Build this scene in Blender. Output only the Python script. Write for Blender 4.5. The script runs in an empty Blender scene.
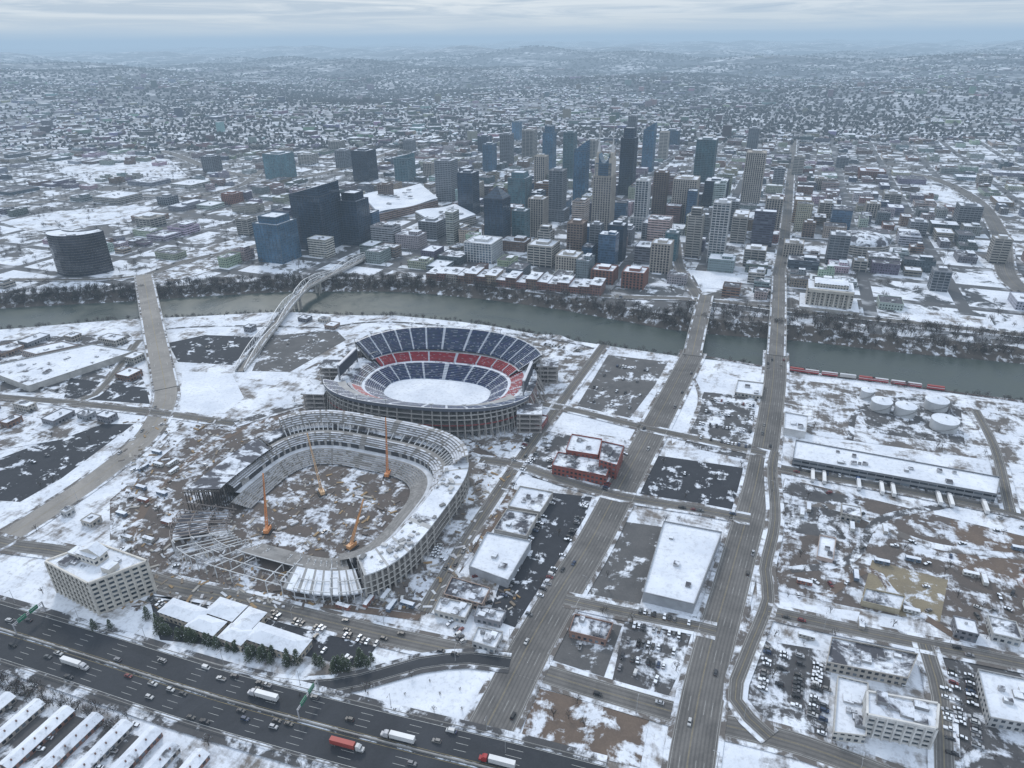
import bpy, math, random
import numpy as np
from mathutils import Vector, Matrix
random.seed(7); rng=np.random.default_rng(7)
sc=bpy.context.scene
sc.view_settings.view_transform='Standard'; sc.view_settings.look='None'; sc.view_settings.exposure=0
# ---------------------------------------------------------------- camera
H0=310.0; F=683.0; PITCH=math.radians(26.6); ROLL=math.radians(-0.6)
cd=bpy.data.cameras.new('camera'); cam=bpy.data.objects.new('camera',cd); sc.collection.objects.link(cam)
cd.sensor_width=36; cd.lens=36*F/1024; cd.clip_end=200000; cd.clip_start=1
R=Matrix.Rotation(math.pi/2-PITCH,3,'X')@Matrix.Rotation(ROLL,3,'Z')
cam.matrix_world=Matrix.Translation((0,0,H0))@R.to_4x4()
sc.camera=cam
FW=R@Vector((0,0,-1))
def ray(u,v): return R@Vector(((u-512)/F,(384-v)/F,-1))
def G(u,v,z=0.0):
    # survey: place on the level plane z that was measured in the photograph
    r=ray(u,v); t=(z-H0)/r.z
    return Vector((r.x*t,r.y*t,z))
TH=math.radians(21.5); CT,ST=math.cos(TH),math.sin(TH)
def ab(x,y): return (x*ST+y*CT, x*CT-y*ST)
def xy(a,b): return (b*CT+a*ST, -b*ST+a*CT)
# ---------------------------------------------------------------- nodes
def nd(t,ty,ins=None,**kw):
    n=t.nodes.new(ty)
    for k,v in kw.items(): setattr(n,k,v)
    for k,v in (ins or {}).items():
        if isinstance(v,bpy.types.NodeSocket): t.links.new(v,n.inputs[k])
        else: n.inputs[k].default_value=v
    return n
def mth(t,op,a,b=0.0,c=0.0): return nd(t,'ShaderNodeMath',{0:a,1:b,2:c},operation=op).outputs[0]
def mix(t,f,a,b):
    return nd(t,'ShaderNodeMix',{0:f,6:a,7:b},data_type='RGBA').outputs[2]
def c4(c): return (c[0],c[1],c[2],1.0)
def noise(t,vec,s,d=4,r=0.55,dist=0.0): return nd(t,'ShaderNodeTexNoise',{'Vector':vec,'Scale':s,'Detail':d,'Roughness':r,'Distortion':dist}).outputs[0]
def rngm(t,v,a,b,c=0.0,d=1.0): return nd(t,'ShaderNodeMapRange',{0:v,1:a,2:b,3:c,4:d}).outputs[0]
def newmat(name):
    m=bpy.data.materials.new(name); m.use_nodes=True; t=m.node_tree
    p=t.nodes['Principled BSDF']; pos=t.nodes.new('ShaderNodeNewGeometry').outputs['Position']
    return m,t,p,pos
SNOW=(0.80,0.83,0.88)
def snowcol(t,pos):
    f=rngm(t,noise(t,pos,0.03,7,0.65),0.35,0.68)
    c=mix(t,f,c4(SNOW),c4((0.60,0.64,0.71)))
    g=rngm(t,noise(t,pos,0.35,6,.68),0.50,0.70)
    return mix(t,mth(t,'MULTIPLY',g,0.5),c,c4((0.36,0.37,0.40)))
def bump(t,p,h,s,d=1.0):
    b=nd(t,'ShaderNodeBump',{'Strength':s,'Distance':d,'Height':h}); t.links.new(b.outputs[0],p.inputs['Normal'])
def groundmat(name,b1,b2,amt,scale,soft=0.03,rough=0.9,det=9):
    m,t,p,pos=newmat(name)
    base=mix(t,rngm(t,noise(t,pos,0.06,8,0.65),0.3,0.7),c4(b1),c4(b2))
    base=mix(t,rngm(t,noise(t,pos,0.9,4),0.35,0.75,0,0.5),base,c4([x*0.55 for x in b1]))
    n=noise(t,pos,scale,det,0.68,0.4)
    thr=0.5+(0.5-amt)*0.42
    if amt<=0.01:
        col=mix(t,rngm(t,noise(t,pos,0.018,6,.7,1.0),.42,.66,0,.55),base,c4([x*1.45 for x in b1]))
    else:
        r=nd(t,'ShaderNodeVectorRotate',{'Vector':pos,'Angle':TH},rotation_type='Z_AXIS').outputs[0]
        mp=nd(t,'ShaderNodeMapping',{0:r}); mp.inputs['Scale'].default_value=(1,.22,1)
        mq=nd(t,'ShaderNodeMapping',{0:r}); mq.inputs['Scale'].default_value=(.2,1,1)
        n2=noise(t,mp.outputs[0],.25,6,.6); n3=noise(t,mq.outputs[0],.22,6,.6)
        nn=mth(t,'ADD',mth(t,'MULTIPLY',n,.66),mth(t,'MULTIPLY',mth(t,'ADD',n2,n3),.17))
        f=rngm(t,nn,thr-soft,thr+soft)
        col=mix(t,f,base,snowcol(t,pos))
    t.links.new(col,p.inputs['Base Color']); p.inputs['Roughness'].default_value=rough
    p.inputs['Specular IOR Level'].default_value=0.25
    bump(t,p,n,0.5,1.2)
    return m
M={}
M['snow']=groundmat('snow_ground',(0.23,0.20,0.175),(0.15,0.14,0.135),0.60,0.035,0.045)
M['snowclean']=groundmat('snow_clean',(0.3,0.28,0.25),(0.2,0.2,0.2),0.92,0.05,0.05)
M['mixed']=groundmat('snow_mud',(0.18,0.16,0.145),(0.11,0.102,0.098),0.50,0.05,0.035)
M['slush']=groundmat('slush_lot',(0.115,0.112,0.113),(0.06,0.06,0.064),0.45,0.055,0.03)
M['dark']=groundmat('asphalt_lot',(0.052,0.055,0.063),(0.032,0.034,0.040),0.35,0.06,0.02)
M['grey']=groundmat('concrete_lot',(0.145,0.14,0.138),(0.085,0.085,0.086),0.36,0.05,0.025)
M['dirt']=groundmat('dirt',(0.18,0.135,0.105),(0.11,0.085,0.072),0.43,0.06,0.03)
M['gravel']=groundmat('gravel',(0.29,0.245,0.165),(0.20,0.17,0.125),0.38,0.08,0.03)
M['road']=groundmat('road_salted',(0.165,0.156,0.147),(0.105,0.10,0.097),0.0,0.1)
M['roadtrk']=groundmat('road_wheel_track',(0.128,0.122,0.116),(0.085,0.082,0.08),0.0,0.1)
M['roadlt']=groundmat('road_concrete',(0.27,0.25,0.228),(0.20,0.188,0.175),0.0,0.1)
M['hwy']=groundmat('road_asphalt',(0.038,0.041,0.048),(0.024,0.027,0.032),0.0,0.1,rough=0.7)
M['bank']=groundmat('river_bank',(0.115,0.098,0.085),(0.055,0.05,0.046),0.36,0.09,0.04)
M['site']=groundmat('site_dirt',(0.145,0.12,0.106),(0.08,0.071,0.066),0.42,0.06,0.035)
def simple(name,c,rough=0.7,var=0.25,metal=0.0,scale=0.4):
    m,t,p,pos=newmat(name)
    col=mix(t,rngm(t,noise(t,pos,scale,5),0.3,0.7),c4(c),c4([x*(1-var) for x in c]))
    t.links.new(col,p.inputs['Base Color']); p.inputs['Roughness'].default_value=rough; p.inputs['Metallic'].default_value=metal
    return m
M['paint']=simple('road_paint',(0.55,0.55,0.53),.7,.5); M['ypaint']=simple('road_paint_yellow',(0.34,0.27,0.13),.7,.5)
M['conc']=simple('concrete',(0.34,0.33,0.315),0.85,0.35,0,0.15)
PB,PA=112.0,98.0
g0=G(777,300); BOFF=ab(g0.x,g0.y)[1]
def citymat():
    m,t,p,pos=newmat('city_ground')
    r=nd(t,'ShaderNodeVectorRotate',{'Vector':pos,'Angle':TH},rotation_type='Z_AXIS').outputs[0]
    s=nd(t,'ShaderNodeSeparateXYZ',{0:r})
    fb=mth(t,'FRACT',mth(t,'DIVIDE',mth(t,'ADD',s.outputs[0],100*PB-BOFF+8),PB))
    fa=mth(t,'FRACT',mth(t,'DIVIDE',mth(t,'ADD',s.outputs[1],100*PA+8),PA))
    st=mth(t,'MAXIMUM',mth(t,'LESS_THAN',fb,16/PB),mth(t,'LESS_THAN',fa,16/PA))
    n=noise(t,pos,0.022,10,0.68,0.5)
    base=mix(t,rngm(t,noise(t,pos,0.004,4),0.35,0.65),c4((0.06,0.066,0.073)),c4((0.125,0.115,0.108)))
    thr=rngm(t,noise(t,pos,0.0016,3),0.3,0.7,0.44,0.57)
    d=mth(t,'SUBTRACT',n,thr)
    lot=mix(t,rngm(t,d,-0.03,0.03),base,snowcol(t,pos))
    road=mix(t,rngm(t,noise(t,pos,0.03,6),0.52,0.64),c4((0.085,0.087,0.092)),c4((0.33,0.34,0.36)))
    yy=nd(t,'ShaderNodeSeparateXYZ',{0:pos}).outputs[1]
    far=rngm(t,yy,2300,4600)
    col=mix(t,mth(t,'MULTIPLY',st,mth(t,'SUBTRACT',1.0,far)),lot,road)
    n2=noise(t,pos,0.0016,9,0.68,.6); wood=rngm(t,n2,0.46,0.60)
    fl=mix(t,wood,c4((0.032,0.042,0.056)),mix(t,rngm(t,noise(t,pos,0.010,8,0.72),0.46,0.60),c4((0.07,0.08,0.10)),c4((0.78,0.80,0.84))))
    col=mix(t,far,col,fl)
    t.links.new(col,p.inputs['Base Color']); p.inputs['Roughness'].default_value=0.9
    return m
M['city']=citymat()
def attrcol(t): return nd(t,'ShaderNodeAttribute',attribute_name='Col').outputs[0]
def paintedmat(name,rough=0.75,var=0.3,scale=0.15):
    m,t,p,pos=newmat(name); a=attrcol(t)
    f=rngm(t,noise(t,pos,scale,6,0.6),0.3,0.7,1-var,1.08)
    col=nd(t,'ShaderNodeVectorMath',{0:a},operation='SCALE'); t.links.new(f,col.inputs[3])
    t.links.new(col.outputs[0],p.inputs['Base Color']); p.inputs['Roughness'].default_value=rough
    return m
M['wall']=paintedmat('wall_surface'); M['clean']=paintedmat('coated_surface',0.5,0.1)
M['foliage']=paintedmat('foliage',0.9,0.4,1.5); M['carpaint']=paintedmat('car_paint',0.3,0.08)
def facade(name,pu,pv,wu,wv,glass=False):
    m,t,p,pos=newmat(name); a=attrcol(t)
    uv=nd(t,'ShaderNodeSeparateXYZ',{0:nd(t,'ShaderNodeUVMap').outputs[0]})
    x=mth(t,'DIVIDE',uv.outputs[0],pu); z=mth(t,'DIVIDE',uv.outputs[1],pv)
    fx=mth(t,'FRACT',x); fz=mth(t,'FRACT',z)
    cell=nd(t,'ShaderNodeCombineXYZ',{0:mth(t,'FLOOR',x),1:mth(t,'FLOOR',z)})
    wn=nd(t,'ShaderNodeTexWhiteNoise',{0:cell.outputs[0]},noise_dimensions='2D').outputs[0]
    mx=mth(t,'LESS_THAN',mth(t,'ABSOLUTE',mth(t,'SUBTRACT',fx,0.5)),wu/2)
    mz=mth(t,'LESS_THAN',mth(t,'ABSOLUTE',mth(t,'SUBTRACT',fz,0.5)),wv/2)
    w=mth(t,'MULTIPLY',mx,mz)
    if glass:
        f=mth(t,'ADD',mth(t,'MULTIPLY',wn,0.9),0.5)
        f=mth(t,'MULTIPLY',f,rngm(t,noise(t,pos,0.03,3),0.3,0.7,0.5,1.9))
        gc=nd(t,'ShaderNodeVectorMath',{0:a},operation='SCALE'); t.links.new(f,gc.inputs[3])
        fr=nd(t,'ShaderNodeVectorMath',{0:a},operation='SCALE'); fr.inputs[3].default_value=2.2
        col=mix(t,w,fr.outputs[0],gc.outputs[0])
    else:
        f=rngm(t,noise(t,pos,0.12,6,0.6),0.3,0.7,0.7,1.05)
        wc=nd(t,'ShaderNodeVectorMath',{0:a},operation='SCALE'); t.links.new(f,wc.inputs[3])
        gl=mix(t,mth(t,'POWER',wn,3.0),c4((0.015,0.02,0.028)),c4((0.16,0.19,0.22)))
        col=mix(t,w,wc.outputs[0],gl)
    t.links.new(col,p.inputs['Base Color'])
    t.links.new(rngm(t,w,0,1,0.8,0.12),p.inputs['Roughness'])
    p.inputs['Specular IOR Level'].default_value=0.6
    return m
M['facade']=facade('facade_windows',3.4,3.6,0.55,0.5)
M['ribbon']=facade('facade_ribbon_windows',6.0,3.8,0.92,0.45)
M['glass']=facade('curtain_glass',1.6,3.9,0.86,0.82,True)
def roofmat(name,thr,c):
    m,t,p,pos=newmat(name)
    n=noise(t,pos,0.07,8,0.66,0.3)
    f=rngm(t,n,thr-0.05,thr+0.05)
    col=mix(t,f,mix(t,noise(t,pos,0.5,3),c4(c),c4([x*0.6 for x in c])),snowcol(t,pos))
    t.links.new(col,p.inputs['Base Color']); p.inputs['Roughness'].default_value=0.9
    bump(t,p,n,0.3,0.6)
    return m
M['roof']=roofmat('roof_snow',0.40,(0.12,0.12,0.13)); M['roofp']=roofmat('roof_patchy_snow',0.5,(0.09,0.09,0.105))
M['roofd']=roofmat('roof_membrane',0.60,(0.10,0.10,0.115)); M['roofw']=roofmat('roof_white_snow',0.30,(0.4,0.4,0.4))
def watermat():
    m,t,p,pos=newmat('river_water')
    n=noise(t,pos,0.25,5,0.6); n2=noise(t,pos,0.012,5,0.6,1.5)
    col=mix(t,rngm(t,n2,0.35,0.65),c4((0.032,0.046,0.042)),c4((0.055,0.070,0.058)))
    t.links.new(col,p.inputs['Base Color'])
    t.links.new(rngm(t,n2,0.3,0.7,0.22,0.4),p.inputs['Roughness'])
    p.inputs['IOR'].default_value=1.33
    bump(t,p,n,0.35,0.5); return m
M['water']=watermat()
# ---------------------------------------------------------------- mesh builder
class MB:
    def __init__(s): s.V=[];s.F=[];s.Mt=[];s.C=[]
    def face(s,pts,mat='wall',col=(0.5,0.5,0.5)):
        i=len(s.V); s.V.extend([tuple(p) for p in pts]); s.F.append(tuple(range(i,i+len(pts)))); s.Mt.append(mat); s.C.append(col)
    def prism(s,poly,z0,z1,wall='facade',roof='roof',col=(.4,.4,.4),rcol=(.5,.5,.5),par=0.9,base=False):
        P=[(p[0],p[1]) for p in poly]
        A=sum(P[i][0]*P[(i+1)%len(P)][1]-P[(i+1)%len(P)][0]*P[i][1] for i in range(len(P)))
        if A<0: P=P[::-1]
        for i in range(len(P)):
            a=P[i]; b=P[(i+1)%len(P)]
            s.face([(a[0],a[1],z0),(b[0],b[1],z0),(b[0],b[1],z1),(a[0],a[1],z1)],wall,col)
        s.face([(p[0],p[1],z1-par) for p in P],roof,rcol)
        if base: s.face([(p[0],p[1],z0) for p in P[::-1]],wall,col)
    def box(s,cx,cy,z0,w,d,h,ang=-TH,mat='wall',col=(.5,.5,.5),top=None,tcol=None,base=True):
        c,sn=math.cos(ang),math.sin(ang)
        P=[(cx+x*c-y*sn,cy+x*sn+y*c) for x,y in ((-w/2,-d/2),(w/2,-d/2),(w/2,d/2),(-w/2,d/2))]
        s.prism(P,z0,z0+h,mat,top or mat,col,tcol or col,0,base)
    def beam(s,p0,p1,w,mat='wall',col=(.5,.5,.5),h=None):
        p0=Vector(p0);p1=Vector(p1); d=(p1-p0)
        if d.length<1e-6: return
        d.normalize(); up=Vector((0,0,1)) if abs(d.z)<0.95 else Vector((1,0,0))
        a=d.cross(up).normalized()*w/2; b=a.cross(d).normalized()*(h or w)/2
        q=[p0-a-b,p0+a-b,p0+a+b,p0-a+b]; r=[p1-a-b,p1+a-b,p1+a+b,p1-a+b]
        for i in range(4):
            j=(i+1)%4; s.face([q[i],q[j],r[j],r[i]],mat,col)
        s.face(q[::-1],mat,col); s.face(r,mat,col)
    def cyl(s,cx,cy,z0,z1,r0,r1,n=12,mat='wall',col=(.5,.5,.5),top=None,tcol=None):
        A=[(cx+r0*math.cos(2*math.pi*i/n),cy+r0*math.sin(2*math.pi*i/n),z0) for i in range(n)]
        B=[(cx+r1*math.cos(2*math.pi*i/n),cy+r1*math.sin(2*math.pi*i/n),z1) for i in range(n)]
        for i in range(n):
            j=(i+1)%n; s.face([A[i],A[j],B[j],B[i]],mat,col)
        s.face(B,top or mat,tcol or col)
    def mesh(s,name,org=(0,0,0)):
        me=bpy.data.meshes.new(name); o=Vector(org)
        V=np.array(s.V,dtype=float).reshape(-1,3)-np.array(o)
        me.from_pydata(V.tolist(),[],s.F)
        used=[];idx={}
        for m in s.Mt:
            if m not in idx: idx[m]=len(used); used.append(m); me.materials.append(M[m])
        me.polygons.foreach_set('material_index',[idx[m] for m in s.Mt])
        ls=[len(f) for f in s.F]
        C=np.repeat(np.array([(c[0],c[1],c[2],1.0) for c in s.C],dtype=np.float32),ls,axis=0)
        at=me.color_attributes.new('Col','FLOAT_COLOR','CORNER'); at.data.foreach_set('color',C.ravel())
        st=np.cumsum([0]+ls[:-1]); W=np.array(s.V,dtype=float)
        p0=W[st];p1=W[st+1];p2=W[st+2]
        n=np.cross(p1-p0,p2-p0); n/= (np.linalg.norm(n,axis=1,keepdims=True)+1e-9)
        hz=np.abs(n[:,2])>0.8
        tx=-n[:,1];ty=n[:,0]; l=np.hypot(tx,ty)+1e-9; tx/=l;ty/=l
        tx[hz]=1;ty[hz]=0
        TX=np.repeat(tx,ls);TY=np.repeat(ty,ls);HZ=np.repeat(hz,ls)
        U=(W[:,0]-o.x)*TX+(W[:,1]-o.y)*TY; VV=np.where(HZ,W[:,1],W[:,2])
        uvl=me.uv_layers.new(name='UVMap'); uvl.data.foreach_set('uv',np.stack([U,VV],1).astype(np.float32).ravel())
        return me
    def obj(s,name,org=None):
        if not s.F: return None
        if org is None:
            W=np.array(s.V); org=((W[:,0].min()+W[:,0].max())/2,(W[:,1].min()+W[:,1].max())/2,W[:,2].min())
        return place(s.mesh(name,org),name,org)
def place(me,name,loc,rot=0.0,sc_=1.0):
    o=bpy.data.objects.new(name,me); o.location=loc; o.rotation_euler=(0,0,rot); o.scale=(sc_,)*3
    sc.collection.objects.link(o); return o
OCC=[]
def occ(x,y,r): OCC.append((x,y,r))
def free(x,y,r):
    for a,b,c in OCC:
        if (a-x)**2+(b-y)**2<(c+r)**2: return False
    return True
# ---------------------------------------------------------------- river + terrain
nwl=[(-200,322),(0,308),(70,304),(130,301),(200,296),(290,291),(400,291),(480,298),(560,309),(620,320),(680,331),(740,336),(800,340),(900,352),(1024,363),(1200,385)]
swl=[(-200,345),(0,333),(70,327),(130,322),(200,319),(290,314),(350,318),(400,318),(480,326),(560,341),(620,350),(680,359),(740,365),(800,373),(900,389),(1024,404),(1200,430)]
def line(px):
    P=[G(u,v,-10) for u,v in px]; X=[p.x for p in P];Y=[p.y for p in P]
    X=[X[0]-70000]+X+[X[-1]+70000]; Y=[Y[0]+2500]+Y+[Y[-1]-300]
    return lambda x:np.interp(x,X,Y)
YN,YS=line(nwl),line(swl)
def tz(x,y):
    x=np.asarray(x,float);y=np.asarray(y,float)
    d=np.hypot(x,y); k=np.clip((d-2600)/12000,0,1)
    h=(np.sin(x/1700+1.3)*np.cos(y/2300+.4)+0.6*np.sin(x/730+y/900)+0.4*np.cos(x/410-y/560+2)+0.3*np.sin(x/260+y/330))
    k2=np.clip((d-2600)/2500,0,1)
    return k2*(18+18*h)+k*(85+68*h)+np.clip((d-16000)/18000,0,1)*(60+55*np.sin(x/5200+1)+28*np.sin(x/1900))
gx=np.concatenate([-np.geomspace(3000,70000,70)[::-1],np.linspace(-2950,2950,140),np.geomspace(3000,70000,70)])
rows=[]
for fy in (-2500,0,300):
    rows.append((np.full_like(gx,fy),np.zeros_like(gx)))
ys,yn=YS(gx),YN(gx)
for yy,z in ((ys-17,0),(ys,-10),(ys+5,-14),(yn-5,-14),(yn,-10),(yn+24,0),(yn+60,0)):
    rows.append((yy,np.full_like(gx,z)))
for k in np.geomspace(60,66000,170)[1:]:
    yy=yn+k; rows.append((yy,tz(gx,yy)))
V=[];Fc=[];mi=[]
for r,(yy,z) in enumerate(rows):
    V+= [(float(gx[i]),float(yy[i]),float(z[i])) for i in range(len(gx))]
n=len(gx)
for r in range(len(rows)-1):
    m=0 if r<3 else (1 if r<8 else 2)
    for i in range(n-1):
        Fc.append((r*n+i,r*n+i+1,(r+1)*n+i+1,(r+1)*n+i)); mi.append(m)
me=bpy.data.meshes.new('ground'); me.from_pydata(V,[],Fc)
for k in ('snow','bank','city'): me.materials.append(M[k])
me.polygons.foreach_set('material_index',mi); place(me,'ground',(0,0,0))
w=MB()
for i in range(n-1):
    if abs(gx[i])<9000:
        a,b=gx[i],gx[i+1]
        w.face([(a,YS(a)-6,-10.6),(b,YS(b)-6,-10.6),(b,YN(b)+6,-10.6),(a,YN(a)+6,-10.6)],'water')
w.obj('river',(0,0,-10.6))
# ---------------------------------------------------------------- flat areas & roads
lz=[0.03]
def flat(name,px,mat):
    P=[G(u,v,0) for u,v in px]
    z=lz[0]; lz[0]+=0.006
    cx=sum(p.x for p in P)/len(P); cy=sum(p.y for p in P)/len(P)
    A=sum(P[i].x*P[(i+1)%len(P)].y-P[(i+1)%len(P)].x*P[i].y for i in range(len(P)))
    if A<0:P=P[::-1]
    mb=MB(); mb.face([(p.x,p.y,z) for p in P],mat)
    return mb.obj(name,(cx,cy,z))
def smooth(P,step=12):
    out=[]
    P=[Vector(p) for p in P]
    Q=[P[0]*2-P[1]]+P+[P[-1]*2-P[-2]]
    for i in range(1,len(Q)-2):
        n=max(1,int((Q[i+1]-Q[i]).length/step))
        for k in range(n):
            t=k/n; a,b,c,d=Q[i-1],Q[i],Q[i+1],Q[i+2]
            out.append(0.5*((2*b)+(c-a)*t+(2*a-5*b+4*c-d)*t*t+(3*b-3*c+d-a)*t**3))
    out.append(P[-1]); return out
def normals(P):
    N=[]
    for i in range(len(P)):
        d=P[min(i+1,len(P)-1)]-P[max(i-1,0)]; d.z=0; d.normalize(); N.append(Vector((-d.y,d.x,0)))
    return N
def rib(mb,P,N,o0,o1,dz,mat,col=(.5,.5,.5),dash=None):
    for i in range(len(P)-1):
        if dash and i%2: continue
        q1=P[i+1] if not dash else P[i]+(P[i+1]-P[i])*0.5
        a=P[i]+N[i]*o0;b=P[i]+N[i]*o1;c=q1+N[i+1]*o1;d=q1+N[i+1]*o0
        for v in (a,b,c,d): v.z+=dz
        mb.face([a,d,c,b] if o1>o0 else [a,b,c,d],mat,col)
rz=[0.36]
ROADS={}
def road(key,name,px,wd,mat='road',lanes=2,edge=True,z=None,yellow=True,reg=True):
    zz=rz[0]; rz[0]+=0.02
    P=smooth([G(u,v,0) for u,v in px]); 
    for p in P: p.z=zz
    N=normals(P); mb=MB()
    rib(mb,P,N,-wd/2,wd/2,0,mat)
    for s in (-1,1):
        rib(mb,P,N,s*wd/2,s*(wd/2+0.35),0.12,'conc')
        rib(mb,P,N,s*(wd/2+0.35),s*(wd/2+3.0),0.06,'mixed' if mat!='hwy' else 'slush')
    lw=(wd-2)/lanes if lanes else 0
    for k in range(lanes):
        o=-wd/2+1+(k+.5)*lw
        if mat=='road':
            for w_ in(-.24,.24): rib(mb,P,N,o+lw*w_-.4,o+lw*w_+.4,0.006,'roadtrk')
    for k in range(1,lanes):
        o=-wd/2+1+k*lw
        if yellow and k==lanes//2:
            rib(mb,P,N,o-0.24,o-0.12,0.012,'ypaint'); rib(mb,P,N,o+0.12,o+0.24,0.012,'ypaint')
        else: rib(mb,P,N,o-0.07,o+0.07,0.012,'paint',dash=True)
    if edge:
        for s in(-1,1): rib(mb,P,N,s*(wd/2-0.85),s*(wd/2-0.72),0.012,'paint')
    mb.obj(name,P[len(P)//2])
    ROADS[key]=(P,N,wd)
    if reg:
        for p in P: occ(p.x,p.y,wd/2+1)
    return P,N
flat('snow_field',[(262,690),(440,663),(508,664),(466,750),(380,728),(300,706)],'snowclean')
flat('parking_lot',[(-10,462),(92,424),(134,424),(62,478),(20,502),(-10,500)],'dark')
flat('parking_lot',[(168,343),(205,335),(262,337),(232,365),(178,362)],'dark')
flat('parking_lot',[(268,336),(336,330),(346,340),(290,372),(252,371)],'grey')
flat('snow_field',[(182,371),(232,374),(244,398),(225,413),(180,413)],'snowclean')
flat('parking_lot',[(345,345),(392,330),(398,345),(360,360)],'slush')
flat('stadium_plaza',[(300,372),(380,328),(560,335),(600,352),(548,420),(520,452),(385,446)],'mixed')
flat('parking_lot',[(608,355),(668,362),(655,385),(630,418),(577,406)],'grey')
flat('snow_field',[(560,407),(640,424),(634,440),(550,426)],'snowclean')
flat('parking_lot',[(534,428),(630,448),(600,496),(505,470)],'slush')
flat('snow_field',[(668,372),(702,378),(690,430),(672,444)],'snowclean')
flat('parking_lot',[(704,392),(764,398),(757,462),(684,446)],'slush')
flat('parking_lot',[(654,455),(744,468),(733,521),(638,501)],'dark')
flat('parking_lot',[(545,492),(592,497),(575,548),(528,632),(488,618),(508,560)],'dark')
flat('parking_lot',[(612,520),(662,527),(640,604),(583,593)],'grey')
flat('dirt_lot',[(583,593),(640,604),(632,626),(572,612)],'mixed')
flat('parking_lot',[(574,614),(622,626),(604,677),(552,660)],'grey')
flat('parking_lot',[(628,606),(704,618),(668,697),(612,682)],'slush')
flat('dirt_lot',[(784,478),(1060,545),(1060,650),(770,590)],'site')
flat('gravel_lot',[(872,560),(948,580),(940,622),(900,616),(888,606),(860,604)],'gravel')
flat('dirt_lot',[(785,478),(860,500),(845,540),(775,530)],'slush')
flat('dirt_lot',[(950,520),(1060,545),(1060,600),(960,570)],'dirt')
flat('snow_field',[(780,378),(1060,410),(1060,470),(790,432)],'mixed')
flat('dirt_lot',[(856,395),(960,402),(965,446),(868,432)],'slush')
flat('snow_field',[(772,600),(860,612),(856,625),(772,612)],'snowclean')
flat('parking_lot',[(760,640),(832,652),(826,742),(742,720)],'slush')
flat('parking_lot',[(935,650),(1060,675),(1060,790),(945,790)],'slush')
flat('dirt_lot',[(536,688),(650,716),(640,768),(520,740)],'dirt')
flat('construction_ground',[(110,500),(200,425),(300,408),(395,425),(470,440),(520,470),(425,615),(250,590),(110,560)],'site')
flat('snow_field',[(472,452),(522,468),(430,606),(360,590)],'mixed')
flat('dirt_lot',[(510,488),(522,492),(428,614),(414,608)],'dirt')
flat('parking_lot',[(235,602),(382,640),(360,668),(300,655),(160,640),(150,600)],'dark')
flat('snow_field',[(150,596),(170,590),(500,655),(440,660),(390,640),(235,600)],'snow')
flat('parking_lot',[(0,378),(130,352),(150,395),(0,392)],'slush')
flat('parking_lot',[(-80,690),(20,700),(130,732),(240,790),(-80,800)],'slush')
flat('parking_lot',[(-60,346),(60,336),(128,334),(140,345),(92,350),(-60,372)],'slush')
flat('parking_lot',[(-60,405),(50,408),(120,418),(60,440),(-60,460)],'mixed')
flat('parking_lot',[(70,378),(146,388),(150,404),(64,398)],'dark')
def track(px,wd,mat):
    z=lz[0]; lz[0]+=.004; P=smooth([G(u,v,0) for u,v in px],8)
    for p in P:p.z=z
    mb=MB(); rib(mb,P,normals(P),-wd/2,wd/2,0,mat); mb.obj('dirt_track',P[len(P)//2])
for px,wd_,mt_ in (([(784,500),(850,512),(930,545),(1050,560)],7,'mixed'),([(790,570),(850,560),(880,520),(950,505)],6,'slush'),([(820,600),(870,570),(900,600),(960,640)],5,'dirt'),
 ([(124,560),(150,500),(205,450),(270,420),(345,412)],7,'dirt'),([(430,604),(470,540),(505,480)],5,'dirt'),([(240,596),(330,606),(420,618)],5,'dirt'),([(180,424),(140,470),(118,520),(112,560)],5,'mixed'),
 ([(690,372),(700,400),(684,440)],4,'mixed'),([(850,440),(860,410),(920,398),(985,420)],5,'slush'),([(150,340),(160,330),(230,326),(330,328)],4,'slush'),([(740,560),(748,620),(735,690)],4,'mixed'),([(280,340),(380,322),(540,338),(600,350)],4,'slush')):
    track(px,wd_,mt_)
road('inter','road',[(110,566),(160,583),(240,600),(320,620),(400,639),(500,661),(590,688),(690,717),(800,745),(920,790)],12,'road',2)
road('kvb','road',[(166,388),(164,405),(145,438),(100,476),(50,510),(0,541),(-60,570)],20,'roadlt',4)
road('shelby','road',[(-60,390),(0,397),(60,402),(150,412),(235,424)],9,'road',2)
road('left2','road',[(-60,520),(0,543),(60,552),(115,567)],11,'road',2)
road('left3','road',[(140,340),(95,395),(60,402)],7,'road',2)
road('sit','road',[(235,424),(300,405),(345,398)],9,'slush',0,False)
road('wood','road',[(694,352),(672,395),(648,440),(620,492),(592,545),(560,597),(530,650),(505,700),(482,745),(455,800)],23,'road',5)
road('main','road',[(776,352),(775,380),(768,430),(757,490),(742,545),(727,600),(713,650),(702,700),(692,760),(686,810)],21,'road',5)
road('first','road',[(604,345),(572,388),(540,432),(505,482),(470,535),(440,585),(424,612)],9,'road',2)
road('cross1','road',[(540,404),(580,412),(645,428),(700,440),(770,455)],8,'road',2)
road('cross2','road',[(480,460),(520,466),(560,480),(622,497),(700,510),(750,520)],9,'road',2)
road('cross3','road',[(565,600),(620,612),(700,628),(716,632)],8,'road',2)
road('right1','road',[(778,468),(830,478),(920,494),(1010,512),(1080,528)],9,'road',2)
road('right2','road',[(775,452),(772,470),(775,520),(765,570),(768,600),(745,660),(735,700),(770,738)],7,'road',2)
road('right3','road',[(768,612),(850,630),(930,646),(1060,672)],9,'road',2)
road('right4','road',[(925,645),(940,700),(945,790)],8,'road',2)
road('right5','road',[(975,410),(995,450),(1010,512)],7,'road',2)
road('ramp','road',[(175,660),(240,678),(300,688),(360,681),(420,664),(470,659),(510,664)],8,'hwy',0,True)
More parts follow.
